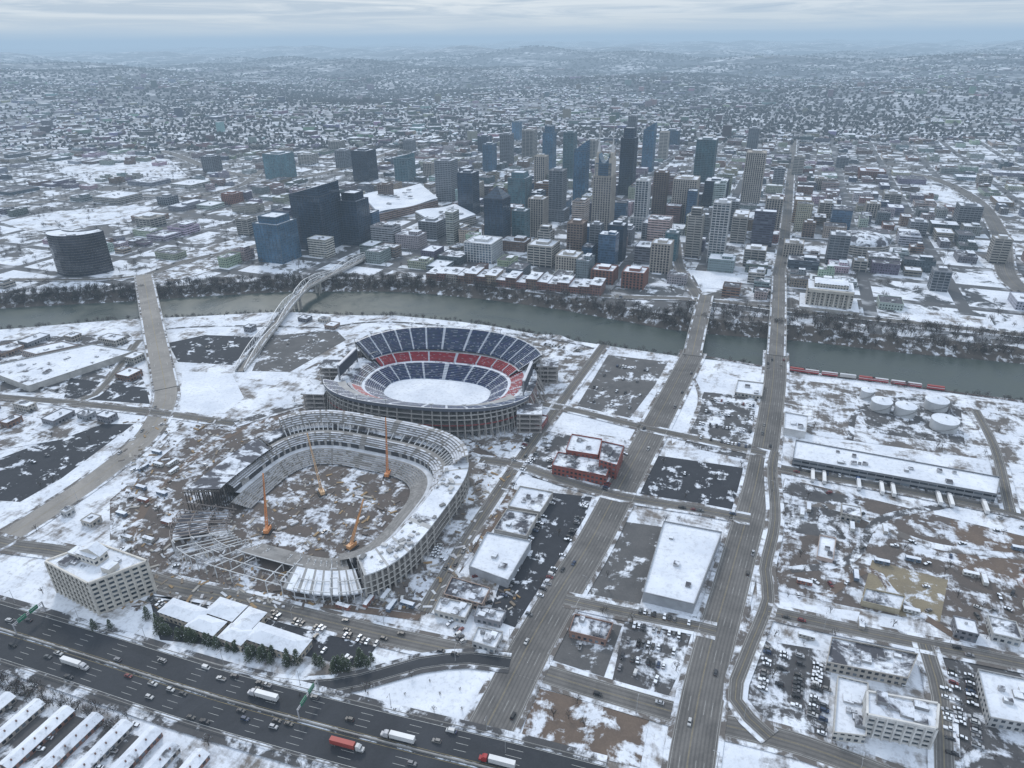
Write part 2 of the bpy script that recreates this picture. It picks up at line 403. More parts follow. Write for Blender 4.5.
IP=smooth([G(u,v,0) for u,v in [(-120,596),(0,631),(100,662),(200,694),(300,722),(400,748),(500,773),(600,800)]])
for p in IP: p.z=1.1
IN=normals(IP); mb=MB()
rib(mb,IP,IN,-17,17,0,'hwy')
rib(mb,IP,IN,17,22,-0.3,'slush'); rib(mb,IP,IN,-22,-17,-0.3,'slush')
for s in (-1,1):
    for k,o in enumerate((1.6,5.2,8.8,12.4)):
        if k in(0,): rib(mb,IP,IN,s*o,s*(o+0.2),0.02,'ypaint')
        else: rib(mb,IP,IN,s*o,s*(o+0.18),0.02,'paint',dash=True)
    rib(mb,IP,IN,s*15.6,s*15.85,0.02,'paint')
    rib(mb,IP,IN,s*16.2,s*17,0.02,'slush'); rib(mb,IP,IN,s*.6,s*1.3,0.02,'slush')
for i in range(len(IP)-1):
    mb.beam(IP[i]+Vector((0,0,.5)),IP[i+1]+Vector((0,0,.5)),0.7,'conc',h=1.1)
    for s in(-1,1):
        mb.beam(IP[i]+IN[i]*17.6*s+Vector((0,0,.6)),IP[i+1]+IN[i+1]*17.6*s+Vector((0,0,.6)),0.2,'conc',h=0.5)
mb.obj('interstate_road',IP[len(IP)//2]); ROADS['i24']=(IP,IN,34)
for p in IP: occ(p.x,p.y,20)
road('n1','road',[(146,276),(185,262),(240,250),(300,236)],18,'road',4,reg=True)
road('n2','road',[(778,278),(783,250),(787,215),(790,180),(793,150),(796,120)],17,'road',4)
road('n3','road',[(430,272),(520,286),(600,296),(700,300),(800,312),(900,322),(1060,340)],11,'road',2)
road('n4','road',[(-60,283),(0,280),(90,280),(146,276)],10,'road',2)
road('n5','road',[(700,300),(680,268),(676,240)],14,'road',2)
road('n6','road',[(-80,152),(20,143),(100,142),(165,152),(215,170),(275,178),(330,172),(400,150)],26,'road',4)
road('n7','road',[(-80,215),(20,205),(110,196),(190,196),(240,186),(262,170)],20,'road',4)
road('n8','road',[(800,160),(870,168),(930,178),(975,200),(1000,235),(1010,280),(1080,320)],26,'road',4)
flat('snow_field',[(50,158),(110,148),(170,160),(190,178),(90,184),(60,172)],'snow')
flat('snow_field',[(0,222),(40,214),(110,206),(160,206),(130,222),(30,232)],'snow')
flat('snow_field',[(150,262),(240,238),(262,256),(180,280),(152,288)],'mixed')
flat('snow_field',[(905,178),(955,190),(975,215),(930,210)],'snow')
flat('snow_field',[(900,308),(990,318),(1000,336),(905,328)],'snow')
flat('snow_field',[(690,270),(735,274),(740,290),(700,288)],'snowclean')
for u,v,r in((110,168,60),(150,170,50),(80,172,50),(70,218,40),(120,212,40),(30,224,40),(170,272,38),(210,258,38),(240,250,30),(935,195,45),(955,205,35),(930,318,28),(965,324,28),(715,281,24)):
    p=G(u,v); occ(p.x,p.y,r)
# ---------------------------------------------------------------- bridges
def bridge(name,pa,pb,wd,zend0,zend1,zm,mat,npier=5,truss=None,ext=None,rail=(.45,.44,.42)):
    A=G(*pa,0);B=G(*pb,0); pts=[A]+([G(*e,0) for e in ext] if ext else [])+[B]
    P=smooth(pts,15); n=len(P)
    for i,p in enumerate(P):
        t=i/(n-1); p.z=zend0*(1-t)+zend1*t+4*t*(1-t)*zm
    N=normals(P); mb=MB()
    rib(mb,P,N,-wd/2,wd/2,0,mat); rib(mb,P,N,-wd/2,wd/2,-2.2,'wall',(.25,.24,.23))
    for s in(-1,1):
        for i in range(n-1):
            a=P[i]+N[i]*s*wd/2; b=P[i+1]+N[i+1]*s*wd/2
            d1=Vector((0,0,-2.2)); mb.face([a+d1,b+d1,b,a],'wall',(.42,.4,.37))
            u=Vector((0,0,.55)); mb.beam(a+u,b+u,.35,'wall',rail,h=1.1)
        rib(mb,P,N,s*(wd/2-2.2),s*(wd/2-.2),0.03,'mixed' if wd>12 else 'slush')
    if wd>12:
        rib(mb,P,N,-.2,.2,0.02,'ypaint')
        for o in (-wd/4,wd/4): rib(mb,P,N,o-.1,o+.1,0.02,'paint',dash=True)
    for k in range(npier):
        t=(k+.7)/(npier+.4); i=int(t*(n-1)); p=P[i]; d=N[i]
        for s in(-.32,.32): mb.box(p.x+d.x*wd*s,p.y+d.y*wd*s,-15,3,3,p.z-2.2+15,math.atan2(d.y,d.x),'wall',(.4,.38,.35))
        mb.beam(p+d*wd*.48+Vector((0,0,-3.2)),p-d*wd*.48+Vector((0,0,-3.2)),2.5,'wall',(.4,.38,.35))
    if truss:
        for s in(-1,1):
            prev=None
            for i in range(n):
                t=i/(n-1); hh=truss*(0.45+0.55*abs(math.sin(t*math.pi*4)))
                lo=P[i]+N[i]*s*wd/2; hi=lo+Vector((0,0,hh))
                mb.beam(lo,hi,.45,'clean',(.62,.63,.64))
                if prev:
                    mb.beam(prev[1],hi,.6,'clean',(.7,.71,.72)); mb.beam(prev[0],hi,.3,'clean',(.6,.61,.62)); mb.beam(prev[1],lo,.3,'clean',(.6,.61,.62))
                prev=(lo,hi)
    mb.obj(name,P[n//2]); 
    for p in P: occ(p.x,p.y,wd/2+2)
    return P,N
bridge('road_bridge',(144,277),(166,389),25,3.5,.9,5,'roadlt',5,None,[(152,318)])
bridge('pedestrian_truss_bridge',(374,256),(240,372),10,4,.8,5,'roadlt',7,9,[(318,286),(300,299)],(.6,.6,.6))
bridge('road_bridge',(706,296),(692,356),20,1.5,.9,4,'road',4)
bridge('road_bridge',(779,276),(776,356),20,1.5,.9,4,'road',5)
# ---------------------------------------------------------------- generic buildings
def roofstuff(mb,P,z,n=3,sz=(2,5)):
    cx=sum(p[0] for p in P)/len(P); cy=sum(p[1] for p in P)/len(P)
    for _ in range(n):
        p=random.choice(P); t=random.uniform(0.1,0.6)
        x=cx+(p[0]-cx)*t; y=cy+(p[1]-cy)*t; w_=random.uniform(*sz); g=random.uniform(.25,.55)
        mb.box(x,y,z,w_,w_*random.uniform(.6,1.4),random.uniform(1,2.4),-TH,'wall',(g,g,g*1.02),'roofp')
def rect(u,v,wb,da,ang=-TH):
    p=G(u,v,6); c,s=math.cos(ang),math.sin(ang)
    return [(p.x+x*c-y*s,p.y+x*s+y*c) for x,y in((-wb/2,-da/2),(wb/2,-da/2),(wb/2,da/2),(-wb/2,da/2))]
def bpoly(name,roofpx,h,col=(.45,.43,.4),wall='facade',roof='roof',n=4,hip=0,world=False):
    P=roofpx if world else [(p.x,p.y) for p in [G(u,v,h) for u,v in roofpx]]; mb=MB()
    if hip:
        mb.prism(P,0,h,wall,roof,col,par=0.0)
        c=Vector((sum(p[0] for p in P)/4,sum(p[1] for p in P)/4,0)); Q=[Vector((p[0],p[1],0)) for p in P]
        if (Q[1]-Q[0]).length<(Q[2]-Q[1]).length: Q=Q[1:]+Q[:1]
        L=(Q[1]-Q[0]).length;Wd=(Q[2]-Q[1]).length; m0=(Q[0]+Q[3])/2;m1=(Q[1]+Q[2])/2
        k=min(.45,Wd*.5/L); r0=m0+(m1-m0)*k; r1=m1+(m0-m1)*k; r0.z=r1.z=h+hip
        for q in Q:
            d=(q-c).normalized(); q+=d*.8; q.z=h+.05
        mb.face([Q[0],Q[1],r1,r0],roof);mb.face([Q[2],Q[3],r0,r1],roof);mb.face([Q[1],Q[2],r1],roof);mb.face([Q[3],Q[0],r0],roof)
    else:
        mb.prism(P,0,h,wall,roof,col); roofstuff(mb,P,h-.9,n)
        for i in range(len(P)):
            a,b=P[i],P[(i+1)%len(P)]; mb.beam((*a,h),(*b,h),.5,'wall',[x*.8 for x in col],h=.5)
    for p in P: occ((p[0]),(p[1]),4)
    cx=sum(p[0] for p in P)/len(P); cy=sum(p[1] for p in P)/len(P)
    r=sum(math.hypot(p[0]-cx,p[1]-cy) for p in P)/len(P); occ(cx,cy,r*.8)
    return mb.obj(name,(cx,cy,0))
MC=(.5,.44,.36)
for (u,v,a_,b_) in((184,611,28,12),(226,609,20,13),(246,622,13,20),(206,624,20,11),(278,639,36,13),(236,634,16,11)):
    bpoly('motel_building',rect(u,v,a_,b_),6,MC,'facade','roofw',hip=2.6,world=True)
bpoly('warehouse_building',[(664,521),(722,532),(694,604),(643,592)],8,(.35,.36,.38),'wall','roofw',3)
BR=(.28,.075,.055)
bpoly('brick_office_building',[(572,434),(602,439),(598,455),(566,450)],12,BR,'facade','roof')
bpoly('brick_office_building',[(558,452),(612,461),(606,476),(552,465)],9,BR,'facade','roofp')
bpoly('brick_office_building',[(602,441),(624,446),(617,465),(599,460)],14,BR,'facade','roofp')
bpoly('warehouse_building',[(487,532),(531,541),(508,580),(469,566)],7,(.4,.42,.45),'wall','roofw',2)
bpoly('warehouse_building',[(520,486),(553,492),(540,512),(508,506)],6,(.45,.43,.4),'wall','roof',4)
bpoly('warehouse_building',[(507,509),(538,514),(526,536),(494,529)],6,(.45,.43,.4),'wall','roofp',4)
bpoly('low_building',[(452,577),(490,588),(482,604),(444,594)],6,(.4,.3,.25),'facade','roofp',4)
bpoly('low_building',[(440,597),(472,604),(465,618),(434,610)],5,(.5,.48,.45),'facade','roof',3)
bpoly('low_building',[(478,606),(506,611),(500,622),(474,616)],5,(.3,.3,.32),'facade','roofp',3)
bpoly('low_building',[(478,627),(503,632),(495,648),(472,641)],5,(.5,.5,.5),'facade','roofw',3)
bpoly('low_building',[(575,614),(613,623),(606,640),(569,631)],5,(.32,.2,.16),'facade','roofp',4)
bpoly('long_warehouse_building',[(796,440),(1000,477),(997,494),(793,458)],8,(.25,.26,.28),'ribbon','roofw',14)
bpoly('warehouse_building',[(785,412),(808,416),(806,432),(784,428)],7,(.6,.6,.6),'wall','roofw',2)
bpoly('low_building',[(832,637),(918,654),(908,678),(827,662)],7,(.45,.42,.38),'facade','roofp',8)
bpoly('hotel_wing_building',[(838,676),(868,683),(866,736),(834,732)],6,(.6,.58,.54),'facade','roofw',6)
bpoly('warehouse_building',[(978,669),(1040,682),(1040,726),(990,717)],7,(.45,.45,.45),'facade','roofw',4)
bpoly('warehouse_building',[(-20,368),(92,344),(134,351),(28,386)],7,(.45,.44,.42),'wall','roof',8)
bpoly('low_building',[(20,350),(62,341),(78,345),(36,354)],8,(.35,.3,.28),'facade','roof',3)
bpoly('low_building',[(520,410),(548,416),(541,426),(514,420)],6,(.3,.1,.09),'facade','roofp',3)
bpoly('low_building',[(738,380),(764,383),(762,396),(735,392)],4,(.45,.43,.4),'facade','roofw',2)
bpoly('low_building',[(866,588),(905,596),(900,610),(862,601)],4,(.4,.35,.25),'wall','roofp',2)
bpoly('low_building',[(820,535),(836,538),(833,560),(817,556)],3,(.5,.4,.35),'wall','roofw',2)
for k in range(8):
    p=G(-22+30*k-(0 if k<6 else 4),722+7.5*k,3)
    L=34 if k<6 else 24
    mb=MB(); mb.box(p.x,p.y,0,7.6,L,3.6,-TH,'facade',random.choice([(.36,.33,.3),(.25,.14,.11),(.42,.40,.38)]))
    c,s=math.cos(-TH),math.sin(-TH)
    def q(x,y,z): return (p.x+x*c-y*s,p.y+x*s+y*c,z)
    mb.face([q(-4.3,-L/2-.4,3.62),q(0,-L/2-.4,5.4),q(0,L/2+.4,5.4),q(-4.3,L/2+.4,3.62)],'roofw')
    mb.face([q(4.3,-L/2-.4,3.62),q(4.3,L/2+.4,3.62),q(0,L/2+.4,5.4),q(0,-L/2-.4,5.4)],'roof')
    for e in(-1,1): mb.face([q(-3.8,e*L/2,3.6),q(3.8,e*L/2,3.6),q(0,e*L/2,5.35)],'wall',(.42,.4,.38))
    for m_ in range(int(L/6)):
        y=-L/2+3+m_*6; X,Y,_=q(1.4,y,0); mb.box(X,Y,4.2,.6,.6,1.6,-TH,'wall',(.2,.12,.1)); X,Y,_=q(-4.9,y,0); mb.box(X,Y,0,1.6,1.6,.3,-TH,'wall',(.3,.3,.3))
    mb.obj('townhouse_row',(p.x,p.y,0)); occ(p.x,p.y,14)
def hotel(name,roofpx,h,fh,col,glasscol=(.03,.04,.05),bay=4.0):
    P=[G(u,v,h) for u,v in roofpx]; P=[Vector((p.x,p.y,0)) for p in P]; mb=MB()
    A=sum(P[i].x*P[(i+1)%len(P)].y-P[(i+1)%len(P)].x*P[i].y for i in range(len(P)))
    if A<0:P=P[::-1]
    mb.prism(P,0,h-.5,'glass','roof',glasscol,par=0)
    c=sum(P,Vector())/len(P)
    for i in range(len(P)):
        a,b=P[i],P[(i+1)%len(P)]; L=(b-a).length; d=(b-a)/L; nn=Vector((d.y,-d.x,0))
        nb=max(2,int(L/bay)); 
        for k in range(nb+1):
            q=a+d*(L*k/nb)+nn*.25; mb.beam(q,q+Vector((0,0,h-.2)),1.9,'wall',col,h=.9)
        for f in range(int(h/fh)+1):
            z=f*fh+.4; q0=a+nn*.2; q1=b+nn*.2; mb.beam(q0+Vector((0,0,z)),q1+Vector((0,0,z)),.55,'wall',col,h=1.5)
        mb.beam(a+nn*.3+Vector((0,0,h)),b+nn*.3+Vector((0,0,h)),1.0,'wall',[min(1,x*1.15) for x in col],h=1.2)
        occ(*(a.xy),5)
    roofstuff(mb,[(p.x,p.y) for p in P],h-.5,6,(3,7))
    occ(c.x,c.y,24); return mb,c
mb,c=hotel('hotel_building',[(46,561),(96,543),(146,561),(88,583)],25,3.4,(.60,.565,.51))
mb.box(c.x-2,c.y+3,24.5,16,9,6,-TH,'facade',(.6,.57,.52),'roof')
for s in(-1,1):
    mb.box(c.x-14*s,c.y+7*s,24.5,7,7,4,-TH,'wall',(.6,.57,.52),'roof')
x0,y0=c.x-2,c.y+3
a=Vector((x0-8,y0+1,30.5));b=Vector((x0+8,y0-5,30.5)); m_=(a+b)/2+Vector((0,0,4))
mb.face([a,b,m_],'wall',(.6,.57,.52)); mb.face([a+Vector((2,7,0)),b+Vector((2,7,0)),m_+Vector((2,7,0))],'wall',(.6,.57,.52))
mb.face([a,m_,m_+Vector((2,7,0)),a+Vector((2,7,0))],'roof'); mb.face([b,m_,m_+Vector((2,7,0)),b+Vector((2,7,0))],'roof')
mb.obj('hotel_building',(c.x,c.y,0))
mb,c=hotel('hotel_building',[(868,692),(938,704),(936,728),(868,714)],15,3.2,(.62,.605,.58))
mb.obj('hotel_building',(c.x,c.y,0))
for (u,v,r) in ((880,409,9),(904,414,9),(935,408,10),(943,428,11),(866,398,6)):
    p=G(u,v,0); mb=MB(); mb.cyl(p.x,p.y,0,9,r,r,28,'clean',(.46,.47,.48),'roofw')
    mb.cyl(p.x,p.y,8.9,10.6,r+.2,.6,28,'roofw'); mb.cyl(p.x,p.y,10.4,11.4,.8,.8,8,'clean')
    for k in range(28):
        t=k/28*2.2+3.4; mb.box(p.x+(r+.5)*math.cos(t),p.y+(r+.5)*math.sin(t),k*.3,.9,.9,.2,t,'wall',(.3,.3,.3))
    mb.obj('storage_tank',(p.x,p.y,0)); occ(p.x,p.y,r+2)
# ---------------------------------------------------------------- stadium helpers
def ringpt(S,t,th,z):
    ax=S['i'][0]+(S['o'][0]-S['i'][0])*t; ay=S['i'][1]+(S['o'][1]-S['i'][1])*t
    c,s=math.cos(th),math.sin(th); e=2/S['n']
    x=ax*math.copysign(abs(c)**e,c); y=ay*math.copysign(abs(s)**e,s)
    cr,sr=math.cos(S['r']),math.sin(S['r'])
    return Vector((S['c'][0]+x*cr-y*sr,S['c'][1]+x*sr+y*cr,z))
def rstrip(mb,S,prof,t0,t1,N,mat,col,zf=None):
    t0=math.radians(t0);t1=math.radians(t1)
    for i in range(N):
        a=t0+(t1-t0)*i/N;b=t0+(t1-t0)*(i+1)/N
        za=zf(a) if zf else 1; zb=zf(b) if zf else 1
        for k in range(len(prof)-1):
            (p,z),(q,y)=prof[k],prof[k+1]
            c=col(k,i) if callable(col) else col
            m=mat(k,i) if callable(mat) else mat
            mb.face([ringpt(S,p,a,z*za),ringpt(S,q,a,y*za),ringpt(S,q,b,y*zb),ringpt(S,p,b,z*zb)],m,c)
def steps(t0,z0,t1,z1,n):
    o=[]
    for k in range(n):
        t=t0+(t1-t0)*k/n;z=z0+(z1-z0)*k/n
        o.append((t,z)); o.append((t,z+(z1-z0)/n))
    o.append((t1,z1)); return o
# ---------------------------------------------------------------- football stadium
c0=G(437,393,0)
S=dict(c=(c0.x,c0.y),r=math.radians(-12),i=(55,30),o=(106,84),n=2.5)
mb=MB()
rstrip(mb,dict(S,i=(0.01,0.01)),[(0,.6),(.50,.6)],0,360,72,'snowclean',SNOW)
SN=(.48,.51,.56)
def seatcol(base,per=6,dust=.12):
    def f(k,i):
        if i%per==0: return SN
        j=random.random()
        if j<dust: return tuple(b*.6+s*.4 for b,s in zip(base,SN))
        return tuple(b*random.uniform(.8,1.25) for b in base)
    return f
NAVY=(.018,.038,.10);RED=(.24,.018,.03);BLU=(.022,.042,.095)
rstrip(mb,S,[(-.02,.6),(-.02,2)]+steps(0,2,.30,11,9),0,360,180,'clean',seatcol(NAVY,9,.10))
rstrip(mb,S,[(.30,11),(.36,11.2)],0,360,120,'roof',SNOW)
rstrip(mb,S,[(.36,11.2),(.36,13)]+steps(.37,13,.52,18,6),25,155,100,'clean',seatcol(RED,12,.06))
rstrip(mb,S,[(.36,11.2),(.36,13)]+steps(.37,13,.52,18,6),205,335,100,'clean',seatcol(RED,12,.06))
rstrip(mb,S,steps(.36,11.2,.6,17,6),-25,25,40,'clean',seatcol(RED,9,.2))
rstrip(mb,S,steps(.36,11.2,.55,15,5),155,205,40,'clean',seatcol((.08,.08,.11),7,.3))
rstrip(mb,S,[(.52,18),(.60,18.1),(.60,21)],22,158,100,'wall',lambda k,i:(.5,.5,.52) if k==0 else ((.05,.06,.09) if i%5 else (.4,.4,.4)))
rstrip(mb,S,[(.52,18),(.60,18.1),(.60,21)],202,338,100,'wall',lambda k,i:(.5,.5,.52) if k==0 else (.05,.06,.09))
def zf(th):
    return 1-.16*abs(math.cos(th))**2
for lo,hi in((24,158),(204,338)):
    zt=36 if lo<90 else 30; zb_=22 if lo<90 else 20
    rstrip(mb,S,[(.55,zb_-1.5),(.55,zb_)]+steps(.56,zb_,.98,zt,15),lo,hi,120,'clean',seatcol(BLU,9,.08),zf)
    rstrip(mb,S,[(.98,zt),(1.0,zt+.1),(1.0,zt-3)],lo,hi,120,'clean',lambda k,i:(.5,.51,.53) if k==0 else (.1,.11,.14),zf)
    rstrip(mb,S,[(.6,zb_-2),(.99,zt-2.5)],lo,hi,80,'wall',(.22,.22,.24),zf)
    nn=36
    for k in range(nn+1):
        th=math.radians(lo+(hi-lo)*k/nn)
        z=zt*zf(th)-2
        mb.beam(ringpt(S,.97,th,0),ringpt(S,.97,th,z),1.3,'wall',(.34,.33,.32))
        mb.beam(ringpt(S,.62,th,16),ringpt(S,.97,th,z),.9,'wall',(.3,.3,.3))
        mb.beam(ringpt(S,1.05,th,0),ringpt(S,.99,th,z*.8),.7,'wall',(.4,.38,.36))
        if k%4==0:
            t0=ringpt(S,1.0,th,z+2); mb.beam(t0,t0+Vector((0,0,4)),.5,'wall',(.4,.4,.4)); mb.beam(t0+Vector((-2,0,4)),t0+Vector((2,0,4)),.5,'clean',(.6,.6,.6),h=1.2)
    for z in(6.5,12,17.5,22):
        rstrip(mb,S,[(.62,z),(.99,z),(.99,z+1.2)],lo+2,hi-2,80,'wall',lambda k,i:(.4,.39,.38) if k==0 else ((.3,.06,.06) if z==12 else (.42,.41,.4)))
    rstrip(mb,S,[(.85,0),(.85,20)],lo,hi,90,'facade',(.33,.30,.28))
for lo,hi in((-22,24),(158,204)):
    rstrip(mb,S,[(.6 if lo<0 else .55,17 if lo<0 else 15),(.85,17),(.85,0)],lo,hi,30,lambda k,i:'roofp' if k==0 else 'facade',(.30,.2,.18))
    for k in range(9):
        th=math.radians(lo+(hi-lo)*k/8); mb.beam(ringpt(S,1,th,0),ringpt(S,.85,th,16),1.2,'wall',(.4,.38,.36))
for sg,th in((1,0),(-1,180)):
    a=ringpt(S,.75,math.radians(th-13),0);b=ringpt(S,.75,math.radians(th+13),0)
    for q in(a,(a+b)/2,b): mb.beam(q,q+Vector((0,0,32)),1.6,'wall',(.3,.3,.32)); 
    mb.beam(a+Vector((0,0,26)),b+Vector((0,0,26)),2.2,'clean',(.03,.035,.05),h=11)
    mb.beam(a+Vector((0,0,32)),b+Vector((0,0,32)),2.6,'clean',(.55,.56,.6),h=1.2)
    for q in(a,b):
        for k in range(4): mb.beam(q+Vector((0,0,k*6)),(a+b)/2+Vector((0,0,min(20,k*6+6))),.4,'wall',(.3,.3,.32))
for th in(28,152,178,208,332):
    p=ringpt(S,1.14,math.radians(th),0)
    for k in range(5):
        mb.box(p.x,p.y,k*4.6,22,20,1.1,-TH+.3,'wall',(.36,.34,.33),'roofp' if k==4 else None)
        for q in((-9,-9),(9,-9),(9,9),(-9,9),(0,-9),(0,9)):
            if k<4: mb.beam((p.x+q[0],p.y+q[1],k*4.6),(p.x+q[0],p.y+q[1],k*4.6+4.6),1,'wall',(.34,.32,.30))
mb.obj('football_stadium',(c0.x,c0.y,0)); 
for k in range(12):
    p=ringpt(S,.6,k*math.pi/6,0); occ(p.x,p.y,48)
occ(c0.x,c0.y,80)
# ---------------------------------------------------------------- stadium under construction
c1=G(330,506,0)
T=dict(c=(c1.x,c1.y),r=-TH+.02,i=(54,50),o=(95,91),n=3.5)
mb=MB(); CG=(.38,.365,.35)
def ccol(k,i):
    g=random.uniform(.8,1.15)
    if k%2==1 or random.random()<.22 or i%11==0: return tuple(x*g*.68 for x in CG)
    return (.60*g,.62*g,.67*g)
LO=-46
rstrip(mb,T,steps(0,1,.30,8,8),-58,196,150,'wall',ccol)
rstrip(mb,T,[(.30,8),(.40,8.2),(.40,12)],-50,186,120,'wall',lambda k,i:(.60,.62,.66) if k==0 else ((.05,.05,.055) if i%3 else (.35,.34,.33)))
rstrip(mb,T,[(.40,12.2)]+steps(.42,12.6,.56,17,4)+[(.62,17.2)],LO,186,130,'wall',ccol)
rstrip(mb,T,[(.74,21)]+steps(.74,21,.93,27,5)+[(.95,27.2),(1,27.3),(1,26)],28,150,90,'wall',ccol)
rstrip(mb,T,[(.70,17.4),(1,17.6)],26,186,90,'roofp',(.6,.6,.6))
rstrip(mb,T,[(.58,20),(1,20.2),(1,19.2)],LO,30,50,lambda k,i:('roof' if k==0 and i%9 else 'wall'),lambda k,i:(.45,.45,.45))
for i_ in range(40):   # stacks and plant on the flat deck
    p=ringpt(T,random.uniform(.62,.95),math.radians(random.uniform(LO+3,26)),20.2); s_=random.uniform(1,3); g_=random.uniform(.15,.6); mb.box(p.x,p.y,20.2,s_*1.6,s_,s_*.5,random.uniform(0,3),'wall',(g_,g_,g_))
N_=64
for k in range(N_+1):
    dg=LO+(186-LO)*k/N_; th=math.radians(dg); zt=26 if 28<=dg<=150 else (19 if dg<28 else 17)
    mb.beam(ringpt(T,.985,th,0),ringpt(T,.985,th,zt),1.1,'wall',(.48,.46,.43))
    mb.beam(ringpt(T,.80,th,0),ringpt(T,.80,th,min(zt,21)),1.0,'wall',(.40,.38,.36))
    mb.beam(ringpt(T,.60,th,4),ringpt(T,.60,th,17),.8,'wall',(.38,.36,.34))
    if 28<=dg<=150: mb.beam(ringpt(T,.62,th,17),ringpt(T,.75,th,21),.8,'wall',(.5,.5,.5))
for z in(5,9.2,13.4):
    rstrip(mb,T,[(.5,z),(1.0,z+.1),(1.0,z+.9)],LO,184,100,'wall',lambda k,i:(.36,.34,.32) if k==0 else (.52,.50,.47))
rstrip(mb,T,[(.8,0),(.8,15)],LO,60,50,'wall',lambda k,i:(.10,.09,.085) if i%3 else (.3,.27,.24))
for k in range(18):
    th=math.radians(166+k*1.7)
    for t in(.5,.66,.82,1.0): mb.beam(ringpt(T,t,th,0),ringpt(T,t,th,19),.5,'wall',(.07,.06,.055))
    mb.beam(ringpt(T,.45,th,18),ringpt(T,1.03,th,19),.7,'wall',(.09,.08,.07))
rstrip(mb,T,[(.45,19.2),(1.0,19.6)],168,194,16,lambda k,i:'roofp' if i%3 else 'roofd',(.5,.5,.5))
WS=(.60,.61,.62)
for k in range(30):
    dg=198+ k*3.9; th=math.radians(dg)
    if dg>312: break
    hh=11 if k%5 else 15
    cc=(.30,.26,.24) if dg<232 else WS
    for t in(.25,.5,.75,1.0): mb.beam(ringpt(T,t,th,0),ringpt(T,t,th,hh*(.3+.6*t)),.5,'wall',cc)
    mb.beam(ringpt(T,.2,th,3),ringpt(T,1.0,th,hh*.9),.5,'wall',cc)
    for t in(.5,.75,1.0): mb.beam(ringpt(T,t,th,hh*(.3+.6*t)),ringpt(T,t,th+.068,hh*(.3+.6*t)),.45,'wall',cc)
rstrip(mb,T,steps(.1,1,.5,6,6),262,308,36,'wall',ccol)
rstrip(mb,T,[(.5,7),(.98,7.2),(.98,6)],276,312,30,lambda k,i:'roofw' if i%4 else 'wall',(.3,.3,.3))
rstrip(mb,T,[(.5,5),(.98,5.4),(.98,4.6)],200,226,20,lambda k,i:'roofp' if i%2 else 'roofd',(.4,.4,.4))
mb.obj('stadium_under_construction',(c1.x,c1.y,0)); occ(c1.x,c1.y,104)
def crane(u,v,h,jib,ang,col):
    p=G(u,v,0); mb=MB()
    for s in(-1,1): mb.box(p.x-math.sin(ang)*2.4*s,p.y+math.cos(ang)*2.4*s,0,8,1.2,1.3,ang,'wall',(.05,.05,.05))
    mb.box(p.x,p.y,1.3,7,3.4,2.6,ang,'clean',col); mb.box(p.x+math.cos(ang)*2.6,p.y+math.sin(ang)*2.6,3.9,1.6,1.6,1.2,ang,'clean',(.04,.05,.06))
    d=Vector((math.cos(ang),math.sin(ang),0)); b=Vector((p.x,p.y,3)); tip=b+d*jib+Vector((0,0,h))
    for o in(-.7,.7):
        oo=Vector((-d.y,d.x,0))*o; mb.beam(b+oo,tip+oo*.3,.36,'clean',col); mb.beam(b+oo+d*-1.2+Vector((0,0,.6)),tip+oo*.3+Vector((0,0,.4)),.36,'clean',col)
    for k in range(18): 
        q=b+(tip-b)*k/18; mb.beam(q+Vector((-d.y,d.x,0))*.7*(1-k/22),q+(tip-b)/18-Vector((-d.y,d.x,0))*.7*(1-k/22),.22,'clean',col)
    mb.beam(tip,tip-Vector((0,0,h*.7)),.12,'clean',(.1,.1,.1)); mb.beam(tip,b-d*4+Vector((0,0,2)),.12,'clean',(.1,.1,.1))
    mb.obj('construction_crane',(p.x,p.y,0))
OR=(.62,.25,.09)
crane(268,532,40,10,1.5,OR); crane(322,494,42,18,2.1,(.62,.40,.22)); crane(388,476,46,8,1.4,OR); crane(352,548,28,16,1.0,(.6,.3,.12))
